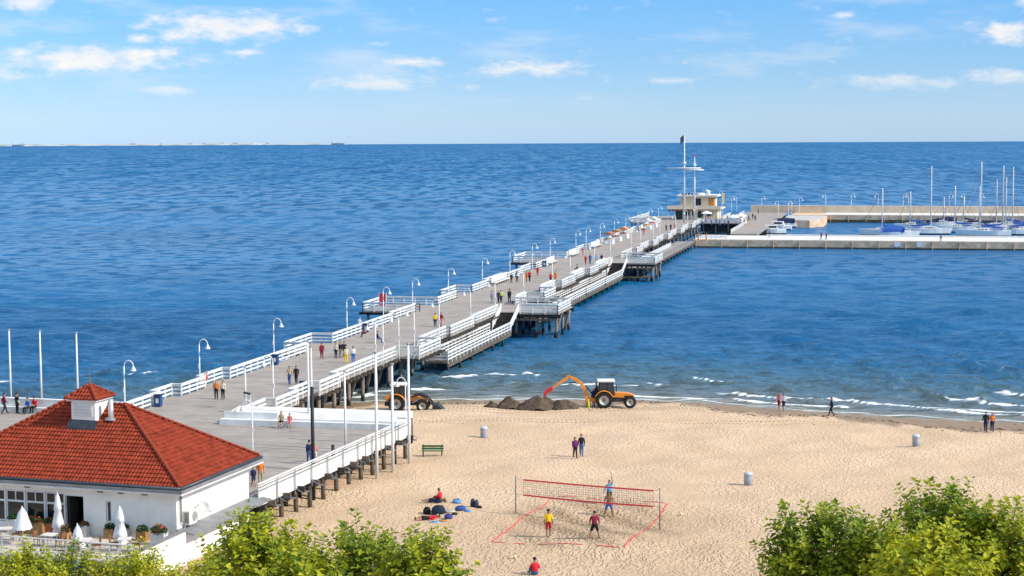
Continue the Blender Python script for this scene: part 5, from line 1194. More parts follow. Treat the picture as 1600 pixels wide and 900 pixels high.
for j in range(1, 7):
    for i in range(10): m.bar(nz_(i / 10, 0).lerp(nz_(i / 10, 1), j / 7), nz_((i + 1) / 10, 0).lerp(nz_((i + 1) / 10, 1), j / 7), .011, .011)
m.build('netting', mat('dark net cord', (.10, .08, .07), .8, .1, 3), net, kind='stuff')
m = MB()
for q, f in ((n1p, 0), (n2p, 1)):
    for k, h_ in ((1, 2.6), (0, 1.45)): m.tube([V((q.x, q.y, 1.3 + h_)), nz_(f, k)], .012, 5)
m.build('rope', GREYM, net)
BALLM = mat('yellow ball', (.72, .60, .10), .6, .3, 6, col2=(.75, .72, .62))
def ball(p, label):
    m = MB(); prof = [(.105 * math.sin(PI * i / 10) + 1e-5, -.105 * math.cos(PI * i / 10)) for i in range(11)]
    for (r_, z) in ((0, 0),): m.lathe(prof, 16)
    o = m.build('volleyball', BALLM, None, True); o.location = p; tag(o, label, 'ball', 'volleyballs')
    g = MB()
    for ax in ('x', 'y', 'z'): g.lathe([(.1055, -.004), (.1075, 0), (.1055, .004)], 20, (0, 0, 0), ax)
    g.build('seam', mat('ball seam', (.10, .14, .25), .7, .1, 3), o)
ball(zp(804, 873, 1.3) + V((0, 0, .12)), 'yellow and white volleyball lying near the seated person in red'); ball(zp(1064, 806, 1.3) + V((0, 0, .12)), 'yellow volleyball lying outside the right court line')

# bags and clothes of the bathers
def bag(px, py, w_, h_, d_, col, label, rz=0):
    p = zp(px, py, 1.3); t = thing('bag', label, 'bag', p, rz, 'bags and clothes on the sand'); cm_ = mat('fabric %.2f %.2f %.2f' % col, col, .85, .2, 6)
    m = MB(); n = 12; vs = []; fs = []
    prof = [(.72, 0), (1, .12), (1.04, .35), (.92, .7), (.66, .93), (.25, 1)]
    for (r_, z) in prof:
        for k in range(n):
            a = 2 * PI * k / n; c_, s_ = math.cos(a), math.sin(a); q = (abs(c_) ** 3 + abs(s_) ** 3) ** (-1 / 3)
            vs.append((r_ * w_ / 2 * c_ * q * (1 + .06 * math.sin(3 * k + px)), r_ * d_ / 2 * s_ * q, z * h_ * (1 + .10 * math.sin(2 * k + px))))
    for i in range(len(prof) - 1):
        for k in range(n): fs.append((i * n + k, i * n + (k + 1) % n, (i + 1) * n + (k + 1) % n, (i + 1) * n + k))
    fs.append(tuple(range((len(prof) - 1) * n, len(prof) * n))); m.add(vs, fs); m.build('body', cm_, t, True)
    m = MB(); m.tube([(-w_ * .25, -d_ * .1, h_ * .85), (-w_ * .2, -d_ * .2, h_ * 1.12), (w_ * .2, -d_ * .2, h_ * 1.12), (w_ * .25, -d_ * .1, h_ * .85)], .02, 6); m.build('strap', BLACK, t, True)
bag(714, 786, .62, .28, .45, (.12, .32, .62), 'light blue bag lying behind the other bags'); bag(739, 792, .36, .52, .3, (.03, .04, .06), 'upright dark backpack left of its twin at the right end'); bag(745, 793, .3, .5, .3, (.07, .08, .10), 'upright charcoal backpack, rightmost of the bags'); bag(749, 794, .35, .16, .3, (.03, .02, .02), 'low dark pouch at the foot of the backpacks')
bag(720, 797, .75, .28, .45, (.04, .10, .36), 'blue patterned bag in the middle of the heap'); bag(731, 799, .5, .08, .4, (.10, .35, .65), 'flat sky blue towel beside the blue bag'); bag(685, 803, .95, .55, .6, (.015, .03, .06), 'large black and blue holdall'); bag(686, 799, .6, .36, .3, (.02, .20, .42), 'blue pack leaning on the black holdall'); bag(667, 803, .5, .45, .4, (.012, .012, .014), 'black bag behind the person lying in red')
bag(701, 810, .55, .3, .4, (.06, .07, .30), 'purple blue bundle nearest the camera'); bag(703, 799, .75, .10, .55, (.62, .58, .48), 'cream towel spread among the bags'); bag(710, 804, .4, .14, .3, (.03, .03, .025), 'small dark shoes pile by the cream towel'); bag(679, 816, .7, .06, .4, (.15, .42, .72), 'blue mat beside the lying person'); bag(694, 814, .7, .08, .3, (.65, .28, .10), 'orange towel at the front of the bags')

# ------------------------------------------------------------------ people
SEG = {'skin': 0, 'top': 1, 'bottom': 2, 'shin': 3, 'sleeve': 4, 'shoe': 5}
BASE = dict(pel=(0, 0, .95), sp=(0, 0, 1.13), ch=(0, 0, 1.33), nk=(0, -.005, 1.475), h0=(0, .01, 1.55), h1=(0, .015, 1.655), h2=(0, .0, 1.735),
            sl=(-.175, 0, 1.40), el=(-.235, -.03, 1.13), wl=(-.25, .05, .89), pl=(-.25, .07, .81), sr=(.175, 0, 1.40), er=(.235, -.03, 1.13), wr=(.25, .05, .89), pr=(.25, .07, .81),
            hl=(-.09, 0, .88), kl=(-.10, .02, .50), al=(-.105, -.02, .09), tl=(-.115, .14, .04), hr=(.09, 0, .88), kr=(.10, .02, .50), ar=(.105, -.02, .09), tr=(.115, .14, .04))
RAD = dict(pel=(.145, .11), sp=(.13, .10), ch=(.155, .11), nk=(.056, .056), h0=(.07, .08), h1=(.088, .10), h2=(.055, .065), sl=(.068, .068), el=(.046, .046), wl=(.032, .03), pl=(.042, .024), sr=(.068, .068), er=(.046, .046), wr=(.032, .03), pr=(.042, .024),
           hl=(.092, .095), kl=(.062, .065), al=(.042, .045), tl=(.042, .032), hr=(.092, .095), kr=(.062, .065), ar=(.042, .045), tr=(.042, .032))
BONES = [('pel', 'sp', 'top'), ('sp', 'ch', 'top'), ('ch', 'nk', 'top'), ('nk', 'h0', 'skin'), ('h0', 'h1', 'skin'), ('h1', 'h2', 'skin'), ('ch', 'sl', 'top'), ('sl', 'el', 'top'), ('el', 'wl', 'sleeve'), ('wl', 'pl', 'skin'), ('ch', 'sr', 'top'), ('sr', 'er', 'top'), ('er', 'wr', 'sleeve'), ('wr', 'pr', 'skin'),
         ('pel', 'hl', 'bottom'), ('hl', 'kl', 'bottom'), ('kl', 'al', 'shin'), ('al', 'tl', 'shoe'), ('pel', 'hr', 'bottom'), ('hr', 'kr', 'bottom'), ('kr', 'ar', 'shin'), ('ar', 'tr', 'shoe')]
def P_(**kw): d_ = dict(BASE); d_.update(kw); return d_
POSES = dict(
    stand=P_(),
    walk=P_(kl=(-.09, .14, .52), al=(-.09, .24, .11), tl=(-.10, .40, .07), kr=(.09, .0, .50), ar=(.09, -.27, .13), tr=(.10, -.14, .04), el=(-.23, -.13, 1.15), wl=(-.23, -.12, .90), pl=(-.23, -.10, .82), er=(.23, .06, 1.14), wr=(.23, .22, .95), pr=(.23, .27, .89)),
    wide=P_(pel=(0, -.05, .88), sp=(0, -.01, 1.06), ch=(0, .05, 1.25), nk=(0, .08, 1.39), h0=(0, .10, 1.46), h1=(0, .12, 1.565), h2=(0, .105, 1.645), sl=(-.18, .05, 1.32), sr=(.18, .05, 1.32), el=(-.28, .04, 1.06), er=(.28, .04, 1.06), wl=(-.27, .18, .86), wr=(.27, .18, .86), pl=(-.26, .22, .79), pr=(.26, .22, .79),
            hl=(-.10, -.04, .82), hr=(.10, -.04, .82), kl=(-.20, .05, .48), kr=(.20, .05, .48), al=(-.29, -.04, .09), ar=(.29, -.04, .09), tl=(-.32, .11, .04), tr=(.32, .11, .04)),
    reach=P_(sl=(-.17, 0, 1.44), el=(-.22, .03, 1.70), wl=(-.16, .08, 1.93), pl=(-.14, .10, 2.02), er=(.29, .02, 1.16), wr=(.36, .12, .97), pr=(.38, .15, .90), kl=(-.11, .08, .52), al=(-.11, -.06, .13), tl=(-.11, .08, .05)),
    sit=P_(pel=(0, 0, .55), sp=(0, -.02, .74), ch=(0, 0, .94), nk=(0, .02, 1.09), h0=(0, .035, 1.16), h1=(0, .05, 1.265), h2=(0, .035, 1.345), sl=(-.175, 0, 1.01), sr=(.175, 0, 1.01), el=(-.23, .06, .77), er=(.23, .06, .77), wl=(-.15, .26, .66), wr=(.15, .26, .66), pl=(-.12, .33, .65), pr=(.12, .33, .65),
           hl=(-.09, .03, .53), hr=(.09, .03, .53), kl=(-.13, .43, .50), kr=(.13, .43, .50), al=(-.13, .46, .09), ar=(.13, .42, .09), tl=(-.14, .61, .04), tr=(.14, .57, .04)),
    ground=P_(pel=(0, 0, .14), sp=(0, -.02, .33), ch=(0, .03, .53), nk=(0, .07, .68), h0=(0, .09, .75), h1=(0, .115, .855), h2=(0, .10, .935), sl=(-.175, .03, .60), sr=(.175, .03, .60), el=(-.26, .10, .36), er=(.26, .10, .36), wl=(-.16, .30, .38), wr=(.16, .30, .38), pl=(-.12, .37, .38), pr=(.12, .37, .38),
              hl=(-.10, .03, .12), hr=(.10, .03, .12), kl=(-.17, .38, .40), kr=(.17, .38, .40), al=(-.20, .60, .09), ar=(.20, .60, .09), tl=(-.21, .75, .04), tr=(.21, .75, .04)),
    lie=P_(pel=(0, 0, .12), sp=(0, -.19, .13), ch=(0, -.38, .17), nk=(0, -.52, .22), h0=(0, -.58, .26), h1=(0, -.68, .28), h2=(0, -.76, .27), sl=(-.18, -.45, .16), sr=(.18, -.45, .16), el=(-.30, -.30, .12), er=(.30, -.62, .10), wl=(-.33, -.06, .06), wr=(.16, -.80, .10), pl=(-.33, .02, .05), pr=(.10, -.84, .12),
           hl=(-.09, .07, .12), hr=(.09, .07, .12), kl=(-.12, .46, .10), kr=(.12, .42, .22), al=(-.14, .86, .07), ar=(.14, .78, .07), tl=(-.16, .93, .17), tr=(.16, .86, .17)),
    lean=P_(sp=(0, .02, 1.12), ch=(0, .08, 1.31), nk=(0, .13, 1.45), h0=(0, .16, 1.51), h1=(0, .19, 1.61), h2=(0, .18, 1.69), sl=(-.175, .08, 1.37), sr=(.175, .08, 1.37), el=(-.26, .20, 1.14), er=(.26, .20, 1.14), wl=(-.17, .38, 1.10), wr=(.17, .38, 1.10), pl=(-.13, .45, 1.10), pr=(.13, .45, 1.10), kl=(-.1, .06, .5), tl=(-.13, .13, .04)),
)
def pose_mesh(name, J):
    names = list(J); me = bpy.data.meshes.new('tmp'); me.from_pydata([J[k] for k in names], [(names.index(a), names.index(b)) for a, b, _ in BONES], [])
    ob = bpy.data.objects.new('tmp', me); COL.objects.link(ob)
    ob.modifiers.new('s', 'SKIN').use_smooth_shade = True
    for k, sv in zip(names, me.skin_vertices[0].data): sv.radius = [q * (1.22 if k not in ('h0', 'h1', 'h2', 'nk', 'pl', 'pr') else 1.06) for q in RAD[k]]; sv.use_root = (k == 'pel')
    ss = ob.modifiers.new('d', 'SUBSURF'); ss.levels = 1; ss.render_levels = 1
    bpy.context.view_layer.update(); ev = ob.evaluated_get(bpy.context.evaluated_depsgraph_get()); em = bpy.data.meshes.new_from_object(ev)
    bpy.data.objects.remove(ob); vs = [v.co.copy() for v in em.vertices]; fs = [tuple(p.vertices) for p in em.polygons]; mi = []
    for p in em.polygons:
        c = p.center; best = (9, 0)
        for a, b, sg in BONES:
            A, B = V(J[a]), V(J[b]); u = max(0, min(1, (c - A).dot(B - A) / max(1e-6, (B - A).length_squared))); dist = (c - A.lerp(B, u)).length - .5 * (RAD[a][0] * (1 - u) + RAD[b][0] * u)
            if dist < best[0]: best = (dist, SEG['bottom'] if (sg == 'top' and a == 'pel' and u < .25) else (SEG['skin'] if sg == 'top' and b == 'nk' and u > .8 else SEG[sg]))
        mi.append(best[1])
    mb = MB(); mb.v = [tuple(v) for v in vs]; mb.f = fs; mb.m = mi
    for s_, e_ in (('wl', 'pl'), ('wr', 'pr')):      # four fingers and a thumb on each palm
        A, B = V(J[s_]), V(J[e_]); dd = (B - A).normalized(); sd = dd.cross(V((0, 1, .2))).normalized(); cu = sd.cross(dd); mb.cm = 0
        for i, ln in enumerate((.065, .08, .075, .058)):
            o = B - dd * .01 + sd * (i - 1.5) * .021; mb.tube([o, o + dd * ln * .55, o + dd * ln * .95 + cu * .02], [.011, .0095, .006], 5)
        o = A.lerp(B, .35) + sd * .035; mb.tube([o, o + dd * .03 + sd * .03, o + dd * .065 + sd * .035], [.013, .011, .007], 5)
    hd_ = V(J['h1']); up_ = (V(J['h2']) - V(J['h0'])).normalized(); fw = V((0, 1, 0)); fw = (fw - up_ * fw.dot(up_)).normalized() if abs(up_.y) < .8 else V((0, 0, 1)); rt = fw.cross(up_); mb.cm = 0
    mb.tube([hd_ + fw * .085 + up_ * .015, hd_ + fw * .122 - up_ * .022], [.008, .016], 6)
    for sg in (-1, 1): mb.tube([hd_ + rt * sg * .083 + up_ * .02, hd_ + rt * sg * .10 - fw * .012], [.012, .02], 6)
    mb.cm = 5
    for sg in (-1, 1): mb.tube([hd_ + fw * .088 + rt * sg * .033 + up_ * .022, hd_ + fw * .098 + rt * sg * .033 + up_ * .022], [.011, .009], 6)
    mb.cm = 0; mb.tube([hd_ + fw * .088 - up_ * .052 - rt * .022, hd_ + fw * .088 - up_ * .052 + rt * .022], [.007, .007], 5)
    sk = mat('placeholder skin', (.5, .3, .2))
    out = mb.mesh('person_' + name, [sk] * 6, True)
    # hair: a cap over the back and top of the head, and a long version
    hair = []
    for long_ in (0, 1):
        h = MB(); n = 14; vs = []; fs = []; rows = 6
        for i in range(rows + 1):
            ph = (PI * .52) * i / rows
            for k in range(n):
                a = 2 * PI * k / n; c_ = math.cos(a); drop = (.5 - .5 * c_); ext = ph * (.72 + (.75 if long_ else .45) * drop)
                q = up_ * (.106 * math.cos(ext)) + fw * (c_ * .108 * math.sin(min(ext, PI * .5)) - .008) + rt * (math.sin(a) * .098 * math.sin(min(ext, PI * .5)))
                if long_ and i == rows and drop > .45: q -= up_ * .13 * drop
                vs.append(hd_ + up_ * .022 + q)
        for i in range(rows):
            for k in range(n): fs.append((i * n + k, i * n + (k + 1) % n, (i + 1) * n + (k + 1) % n, (i + 1) * n + k))
        h.add(vs, fs); hair.append(h.mesh('hair', sk, True))
    return out, hair
PM_ = {k: pose_mesh(k, v) for k, v in POSES.items()}
CC = dict(skin=(.50, .27, .17), tan=(.36, .18, .10), black=(.014, .014, .017), navy=(.015, .022, .07), blue=(.03, .13, .48), sky=(.08, .42, .72), jeans=(.06, .13, .30), red=(.60, .02, .025), maroon=(.25, .012, .04), pink=(.70, .20, .20), orange=(.72, .20, .04), yellow=(.85, .55, .01), cream=(.72, .62, .44), white=(.76, .75, .72), grey=(.28, .29, .32), purple=(.16, .02, .13), green=(.04, .16, .07), brown=(.11, .06, .03), beige=(.48, .36, .22), lime=(.60, .72, .05), blond=(.42, .26, .09), ginger=(.36, .12, .04), dkred=(.40, .02, .02))
def cl(n): return mat('cloth ' + n if n not in ('skin', 'tan') else 'skin ' + n, CC[n], .8 if n not in ('skin', 'tan') else .55, .12, 9)
PEOPLE_G = {}
def person(p, face, pose, top, bottom, label, hair='brown', shorts=False, bare=False, scale=1.0, shoe='black', long_=False, group='people on the pier', skin='skin', sleeve=None):
    me, hm = PM_[pose]; o = link('person', me, loc=p, rot=(0, 0, R(face)), scale=scale * random.uniform(.97, 1.03))
    ms = [cl(skin), cl(skin) if bare else cl(top), cl(bottom), cl(skin) if shorts else cl(bottom), cl(skin) if (bare or sleeve == 'short') else cl(sleeve or top), cl(shoe)]
    for i, m_ in enumerate(ms): o.material_slots[i].link = 'OBJECT'; o.material_slots[i].material = m_
    h = link('hair', hm[1 if long_ else 0], o); h.material_slots[0].link = 'OBJECT'; h.material_slots[0].material = cl(hair)
    tag(o, label, 'person', group); return o
BG = 'people on the beach'
def sand(px, py): return zp(px, py, 1.3)
def dk(px, py): return at(px, py, DZ + .003)
# facing: 0 looks away from the camera (+Y), 180 towards it, 90 to the left, -90 to the right
person(sand(857, 839), 5, 'stand', 'yellow', 'dkred', 'player in yellow shirt and red shorts seen from behind on the court', 'black', True, group=BG, skin='tan', shoe='tan', sleeve='short', scale=1.03)
person(sand(929, 842), 0, 'wide', 'maroon', 'black', 'player in maroon shirt and black shorts with legs apart', 'black', True, group=BG, skin='tan', shoe='tan', sleeve='short', scale=1.07)
person(sand(951.5, 807), 175, 'wide', 'blue', 'blue', 'bare chested player in blue shorts behind the net', 'brown', True, True, group=BG, skin='tan', shoe='tan', scale=1.02)
jp = sand(952, 790); person(jp, 175, 'reach', 'sky', 'black', 'player in light blue jersey reaching up to hit the ball', 'ginger', True, group=BG, sleeve='short', shoe='skin', scale=1.04)
ball(jp + V((.17, -.05, 2.28)), 'volleyball above the raised hand of the jersey player')
person(sand(836, 899), 10, 'ground', 'red', 'jeans', 'person in red shirt seated on the sand at the bottom edge', 'black', group=BG, sleeve='short', skin='tan', scale=1.08)
person(sand(898.5, 716), 190, 'walk', 'purple', 'black', 'person in purple coat strolling beside one in a black jacket', 'brown', group=BG, long_=True, scale=.97)
person(sand(908.5, 713), 175, 'walk', 'black', 'jeans', 'person in black jacket and blue jeans strolling on the sand', 'brown', group=BG, scale=1.05)
person(sand(1217.5, 641), 150, 'walk', 'pink', 'dkred', 'distant walker in pink top and red shorts by the waterline', 'brown', True, group=BG); person(sand(1224.5, 642), 150, 'walk', 'white', 'navy', 'distant walker in white top and dark shorts by the waterline', 'brown', True, group=BG)
person(sand(1299, 651), 80, 'walk', 'black', 'black', 'lone walker in black near the water', 'black', group=BG, scale=1.03)
person(sand(1540, 675), 160, 'walk', 'black', 'navy', 'walker in black jacket at the far right of the beach', 'black', group=BG, scale=1.05); person(sand(1550, 675), 165, 'walk', 'orange', 'navy', 'walker in orange top at the far right of the beach', 'brown', group=BG, sleeve='short')
person(sand(928, 635), 140, 'stand', 'navy', 'navy', 'worker in dark overalls and orange cap beside the digging arm', 'orange', group=BG, sleeve='short')
person(ta + V((-.65, 0, .98)), 100, 'sit', 'black', 'navy', 'worker in black seated at the back of the digging tractor', 'brown', group=BG)
person(sand(688, 784), 60, 'ground', 'red', 'black', 'person in red sitting by the bags with knees up', 'brown', group=BG, skin='tan', shorts=True); person(sand(680, 785), 70, 'lie', 'navy', 'navy', 'sunbather in dark clothes lying behind the bags', 'brown', True, group=BG)
person(sand(669, 812), 100, 'lie', 'red', 'black', 'sunbather in red top lying in front of the bags', 'black', True, group=BG)
# promenade and terrace
person(dk(7, 647), -60, 'walk', 'maroon', 'black', 'walker in dark red at the left end of the promenade', 'black', skin='tan'); person(dk(27, 646), -40, 'stand', 'black', 'black', 'person with dark coat over a cream shirt by the sea wall', 'black', sleeve='cream')
person(dk(44, 646), 150, 'sit', 'blue', 'black', 'person in blue jacket sitting on the sea wall ledge', 'brown'); person(dk(54.5, 645), 160, 'sit', 'red', 'black', 'person in red jacket sitting on the sea wall ledge', 'black')
person(dk(440, 668), 170, 'sit', 'beige', 'black', 'person with cap and dark shorts sitting on the white bench wall', 'blond', True); person(dk(453, 667), 175, 'sit', 'pink', 'pink', 'child in pink sitting on the white bench wall', 'brown', True, scale=.8)
person(dk(483.5, 725), 20, 'walk', 'navy', 'jeans', 'person in navy jacket walking across the terrace', 'black'); person(dk(492.5, 722), 20, 'walk', 'pink', 'white', 'child in pink top half hidden by the black post', 'blond', True, scale=.8)
person(dk(396, 760), 200, 'walk', 'navy', 'navy', 'child in blue top and dark shorts near the red roof corner', 'brown', True, scale=.78); person(dk(407.5, 757), 190, 'stand', 'orange', 'beige', 'person in peach top and beige trousers near the red roof corner', 'brown')
person(dk(338, 624), 170, 'stand', 'orange', 'black', 'person in orange top with dark trousers on the pier', 'blond'); person(dk(348.5, 624), 165, 'stand', 'cream', 'black', 'person in cream jacket with dark trousers on the pier', 'brown')
person(dk(324, 602), 100, 'sit', 'pink', 'pink', 'person in pink seated at the sea side railing', 'grey')
person(dk(452.5, 601), 175, 'walk', 'beige', 'jeans', 'walker in beige top and blue trousers with a red bag', 'brown', sleeve='short'); person(dk(463, 600), 180, 'walk', 'black', 'black', 'walker all in black beside the one in beige', 'black')
person(dk(503, 561), 10, 'walk', 'maroon', 'maroon', 'walker in maroon with a backpack near the first big bay', 'brown')
person(dk(525, 560), 160, 'stand', 'cream', 'navy', 'person in cream top and navy trousers, left of a chatting group', 'ginger'); person(dk(532, 559), 150, 'stand', 'navy', 'beige', 'person in navy jacket within the chatting group', 'brown'); person(dk(538, 558), 200, 'stand', 'black', 'black', 'person in black at the back of the chatting group', 'black'); person(dk(541, 568), 10, 'stand', 'cream', 'yellow', 'person in cream jacket and yellow trousers in front of the group', 'blond'); person(dk(552, 567), 10, 'stand', 'white', 'blue', 'person in white top and blue trousers right of the group', 'brown')
person(dk(571, 527), 110, 'sit', 'pink', 'black', 'person seated on the sea side bench past the chatting group', 'brown'); person(dk(561, 518), -30, 'lean', 'white', 'black', 'person in white leaning on the sea side railing', 'grey')
person(dk(590, 536), -80, 'sit', 'navy', 'jeans', 'person in navy crouched in the middle of the deck', 'brown'); 
person(dk(680, 511), 10, 'stand', 'yellow', 'navy', 'person in yellow top and dark trousers on the pier', 'brown', sleeve='short'); person(dk(689.5, 511), 175, 'walk', 'maroon', 'pink', 'person in dark maroon jacket beside the yellow top', 'black')
person(dk(769, 474), 10, 'stand', 'grey', 'grey', 'person in grey blue clothes facing out along the pier', 'brown'); person(dk(779, 473.5), 170, 'walk', 'navy', 'navy', 'person in navy beside the bright lime jacket', 'brown'); person(dk(783, 473), 175, 'walk', 'lime', 'black', 'person in bright lime jacket', 'black'); person(dk(796, 473), 10, 'walk', 'black', 'black', 'bulky figure in black near the first stairs', 'black', scale=1.12)
person(dk(799, 442), 20, 'stand', 'black', 'black', 'short dark figure by the sea side rail past the first platform', 'black', scale=.9); person(dk(808, 441), 170, 'stand', 'navy', 'navy', 'tall figure in navy by the sea side rail', 'black', scale=1.08)
person(dk(823, 440), 170, 'walk', 'orange', 'orange', 'walker in orange of the pair near midpier', 'brown'); person(dk(827.5, 440), 170, 'walk', 'red', 'black', 'walker in red and black of the pair near midpier', 'black'); person(dk(840, 431), 0, 'walk', 'red', 'red', 'lone walker in red by the sea side bench', 'black')
person(dk(860.5, 443), 175, 'walk', 'red', 'black', 'walker in red jacket and black trousers left of one in orange', 'brown'); person(dk(868, 441), 170, 'walk', 'orange', 'orange', 'walker in bright orange jacket beside the red jacket', 'brown')
person(dk(902, 425), 90, 'sit', 'black', 'black', 'seated dark figure near the second stairs', 'black'); person(dk(911, 398.5), 100, 'lean', 'red', 'red', 'figure in red against the sea side rail far out', 'brown')
person(dk(915, 413), 170, 'walk', 'red', 'red', 'walker in red left of three in blue', 'brown'); person(dk(922, 413), 170, 'walk', 'jeans', 'jeans', 'tall walker in blue denim far out on the pier', 'black', scale=1.1); person(dk(931, 411.5), 175, 'walk', 'sky', 'grey', 'walker in bright sky blue top far out on the pier', 'brown'); person(dk(940, 411.5), 170, 'walk', 'navy', 'navy', 'walker in navy right of the bright blue one', 'black')
person(dk(1006, 367), 170, 'walk', 'red', 'pink', 'tiny walker in red near the stalls', 'black'); person(dk(1041, 361), 170, 'walk', 'green', 'black', 'tiny walker in dark green before the end pavilion', 'black'); person(dk(1048, 360.5), 170, 'walk', 'navy', 'navy', 'tiny walker in navy before the end pavilion', 'black'); person(dk(1054, 359), 170, 'walk', 'pink', 'pink', 'tiny walker in pink before the end pavilion', 'brown')
for i, (x, y, c_, lb) in enumerate(((1136, 346, 'black', 'black clothes'), (1152, 348, 'red', 'red clothes'), (1163, 352, 'navy', 'navy clothes'), (1170, 345, 'grey', 'grey clothes'), (1176, 343, 'black', 'a black coat'), (1180, 345, 'brown', 'brown clothes'), (1141, 340, 'pink', 'pink clothes'), (1185, 334, 'green', 'a green jacket'))):
    person(at(x, y, 2.41), 40 * i, 'stand' if i % 2 else 'walk', c_, 'black' if c_ != 'black' else 'jeans', 'tiny figure in %s on the deck beyond the end pavilion' % lb, 'black', group='people at the harbour', scale=1.05)
for x, y, c_, lb in ((1283, 375, 'navy', 'tiny figure in navy on the near breakwater, left of a pair'), (1291, 375, 'red', 'tiny figure in red on the near breakwater, right of a pair'), (1470, 378.5, 'black', 'tiny dark figure on the near breakwater below the yachts'), (1202, 372, 'black', 'tiny dark figure by the left end of the near breakwater')):
    person(at(x, y, 2.03), 90, 'walk', c_, 'black' if c_ != 'black' else 'grey', lb, 'black', group='people at the harbour', scale=1.05)

hq = [(1098, 352), (1103, 350), (1112, 353), (1119, 350), (1124, 354), (1132, 352), (1138, 354), (1108, 347)]
for i, (x, y) in enumerate(hq):
    c_ = ('white', 'red', 'navy', 'beige', 'green', 'pink', 'black', 'orange')[i]
    person(at(x, y, DZ), 50 * i, ('stand', 'walk', 'lean')[i % 3], c_, 'jeans', 'tiny figure in %s on the railed platform right of the end pavilion' % c_, 'black', group='people at the harbour', scale=1.05)
# ------------------------------------------------------------------ bins, boards and stalls on the pier
def pier_bin(p, m_, label):
    t = thing('pier_bin', label, 'litter bin', p, PIER_ROT, 'bins on the pier')
    MB().box(-.3, .3, -.25, .25, .06, 1.0).build('body', m_, t); MB().box(-.34, .34, -.29, .29, 1.002, 1.08).build('lid', NAVY, t); MB().box(-.12, .14, -.262, -.252, .35, .75).build('sticker', WHITE, t)
BB = mat('blue bin plastic', (.02, .07, .20), .5, .1, 3)
pier_bin(W(-1.0, -4.75, DZ), BB, 'blue bin at the first sea side railing'); pier_bin(W(27.5, -4.9, DZ), BB, 'blue bin on the sea side before the first big bay'); pier_bin(W(58, -4.9, DZ), BB, 'blue bin on the sea side near the chatting group'); pier_bin(W(166, -4.9, DZ), BB, 'small blue bin on the sea side near the second platform'); pier_bin(W(9.3, 4.8, DZ), mat('green bin plastic', (.02, .18, .10), .5, .1, 3), 'green bin at the beach side railing')
p = W(90, -12.2, DZ); t = thing('red_board', 'tall red board on the sea side platform', 'sign', W(88.2, -12.0, DZ), PIER_ROT)
MB().box(-.48, .48, -.04, .04, .25, 1.95).build('panel', RED, t); 
for x in (-.5, .5): MB().box(x - .04, x + .04, -.05, .05, 0, 2.0).build('post', WHITE, t)
def stall(s, m_, label, goods):
    t = thing('market_stall', label, 'stall', W(s, -E_ + 1.2, DZ), PIER_ROT, 'stalls along the pier')
    MB().box(-1, 1, -1.6, 1.6, 0, .95).build('counter', WHITE2, t); MB().add([(-1.2, -1.8, 2.1), (1.2, -1.8, 2.1), (1.2, 1.8, 2.1), (-1.2, 1.8, 2.1), (0, -1.8, 2.7), (0, 1.8, 2.7)], [(3, 2, 1, 0), (0, 1, 4), (2, 3, 5), (1, 2, 5, 4), (3, 0, 4, 5)]).build('awning', m_, t)
    for a in (-1, 1):
        for b in (-1, 1): MB().bar((a * .95, b * 1.55, .95), (a * .95, b * 1.55, 2.1), .06).build('post', WHITE, t)
    for k in range(4): MB().lathe([(.25, .955), (.3, 1.1), (.2, 1.3), (.02, 1.35)], 8, (-.4 + .3 * (k % 3), -1.1 + .7 * k, 0)).build('goods', goods, t)
stall(246, OCHRE, 'stall with brown awning on the sea side of the pier', TERRA); stall(257, ORANGE, 'stall with orange awning on the sea side of the pier', TERRA); stall(297, WHITE, 'stall with white awning, nearer of two before the pier end', ORANGE); stall(308, WHITE2, 'stall with white awning, farther of two before the pier end', RED); stall(235, TERRA, 'small stall with terracotta awning, nearest of the row', OCHRE)
for i, (x, y) in enumerate(((1146, 352), (1158, 350), (1104, 346))):
    t = thing('cafe_parasol', '%s white parasol from the left beyond the end pavilion' % ORD[i], 'umbrella', at(x, y, 2.41 if i < 2 else DZ), 0, 'parasols at the pier end')
    MB().tube([(0, 0, 0), (0, 0, 2.9)], .05, 8).build('pole', WHITE, t); MB().lathe([(1.6, 2.2), (1.5, 2.32), (.7, 2.75), (.02, 3.0)], 8).build('canopy', CANV, t)
fb = thing('yellow_banner', 'narrow yellow banner on a pole right of the end pavilion', 'banner', at(1129, 347, DZ)); MB().tube([(0, 0, 0), (0, 0, 8.6)], .07, 8).build('pole', WHITE, fb); MB().box(.07, .52, -.02, .02, 5.2, 7.9).build('cloth', mat('yellow banner cloth', (.85, .55, .02), .8, .1, 2), fb)
for i, (x, y) in enumerate(((1083.5, 373), (1096, 373.5))):
    t = thing('orange_marker', '%s orange marker post on the left end of the near breakwater' % ('left', 'right')[i], 'marker', at(x + 8, y + 2, 2.02)); MB().lathe([(.4, 0), (.35, .2), (.18, .3), (.14, 1.5), (.02, 1.6)], 10).build('body', ORANGE, t); MB().lathe([(.26, .6), (.26, .8)], 10).build('band', WHITE, t)

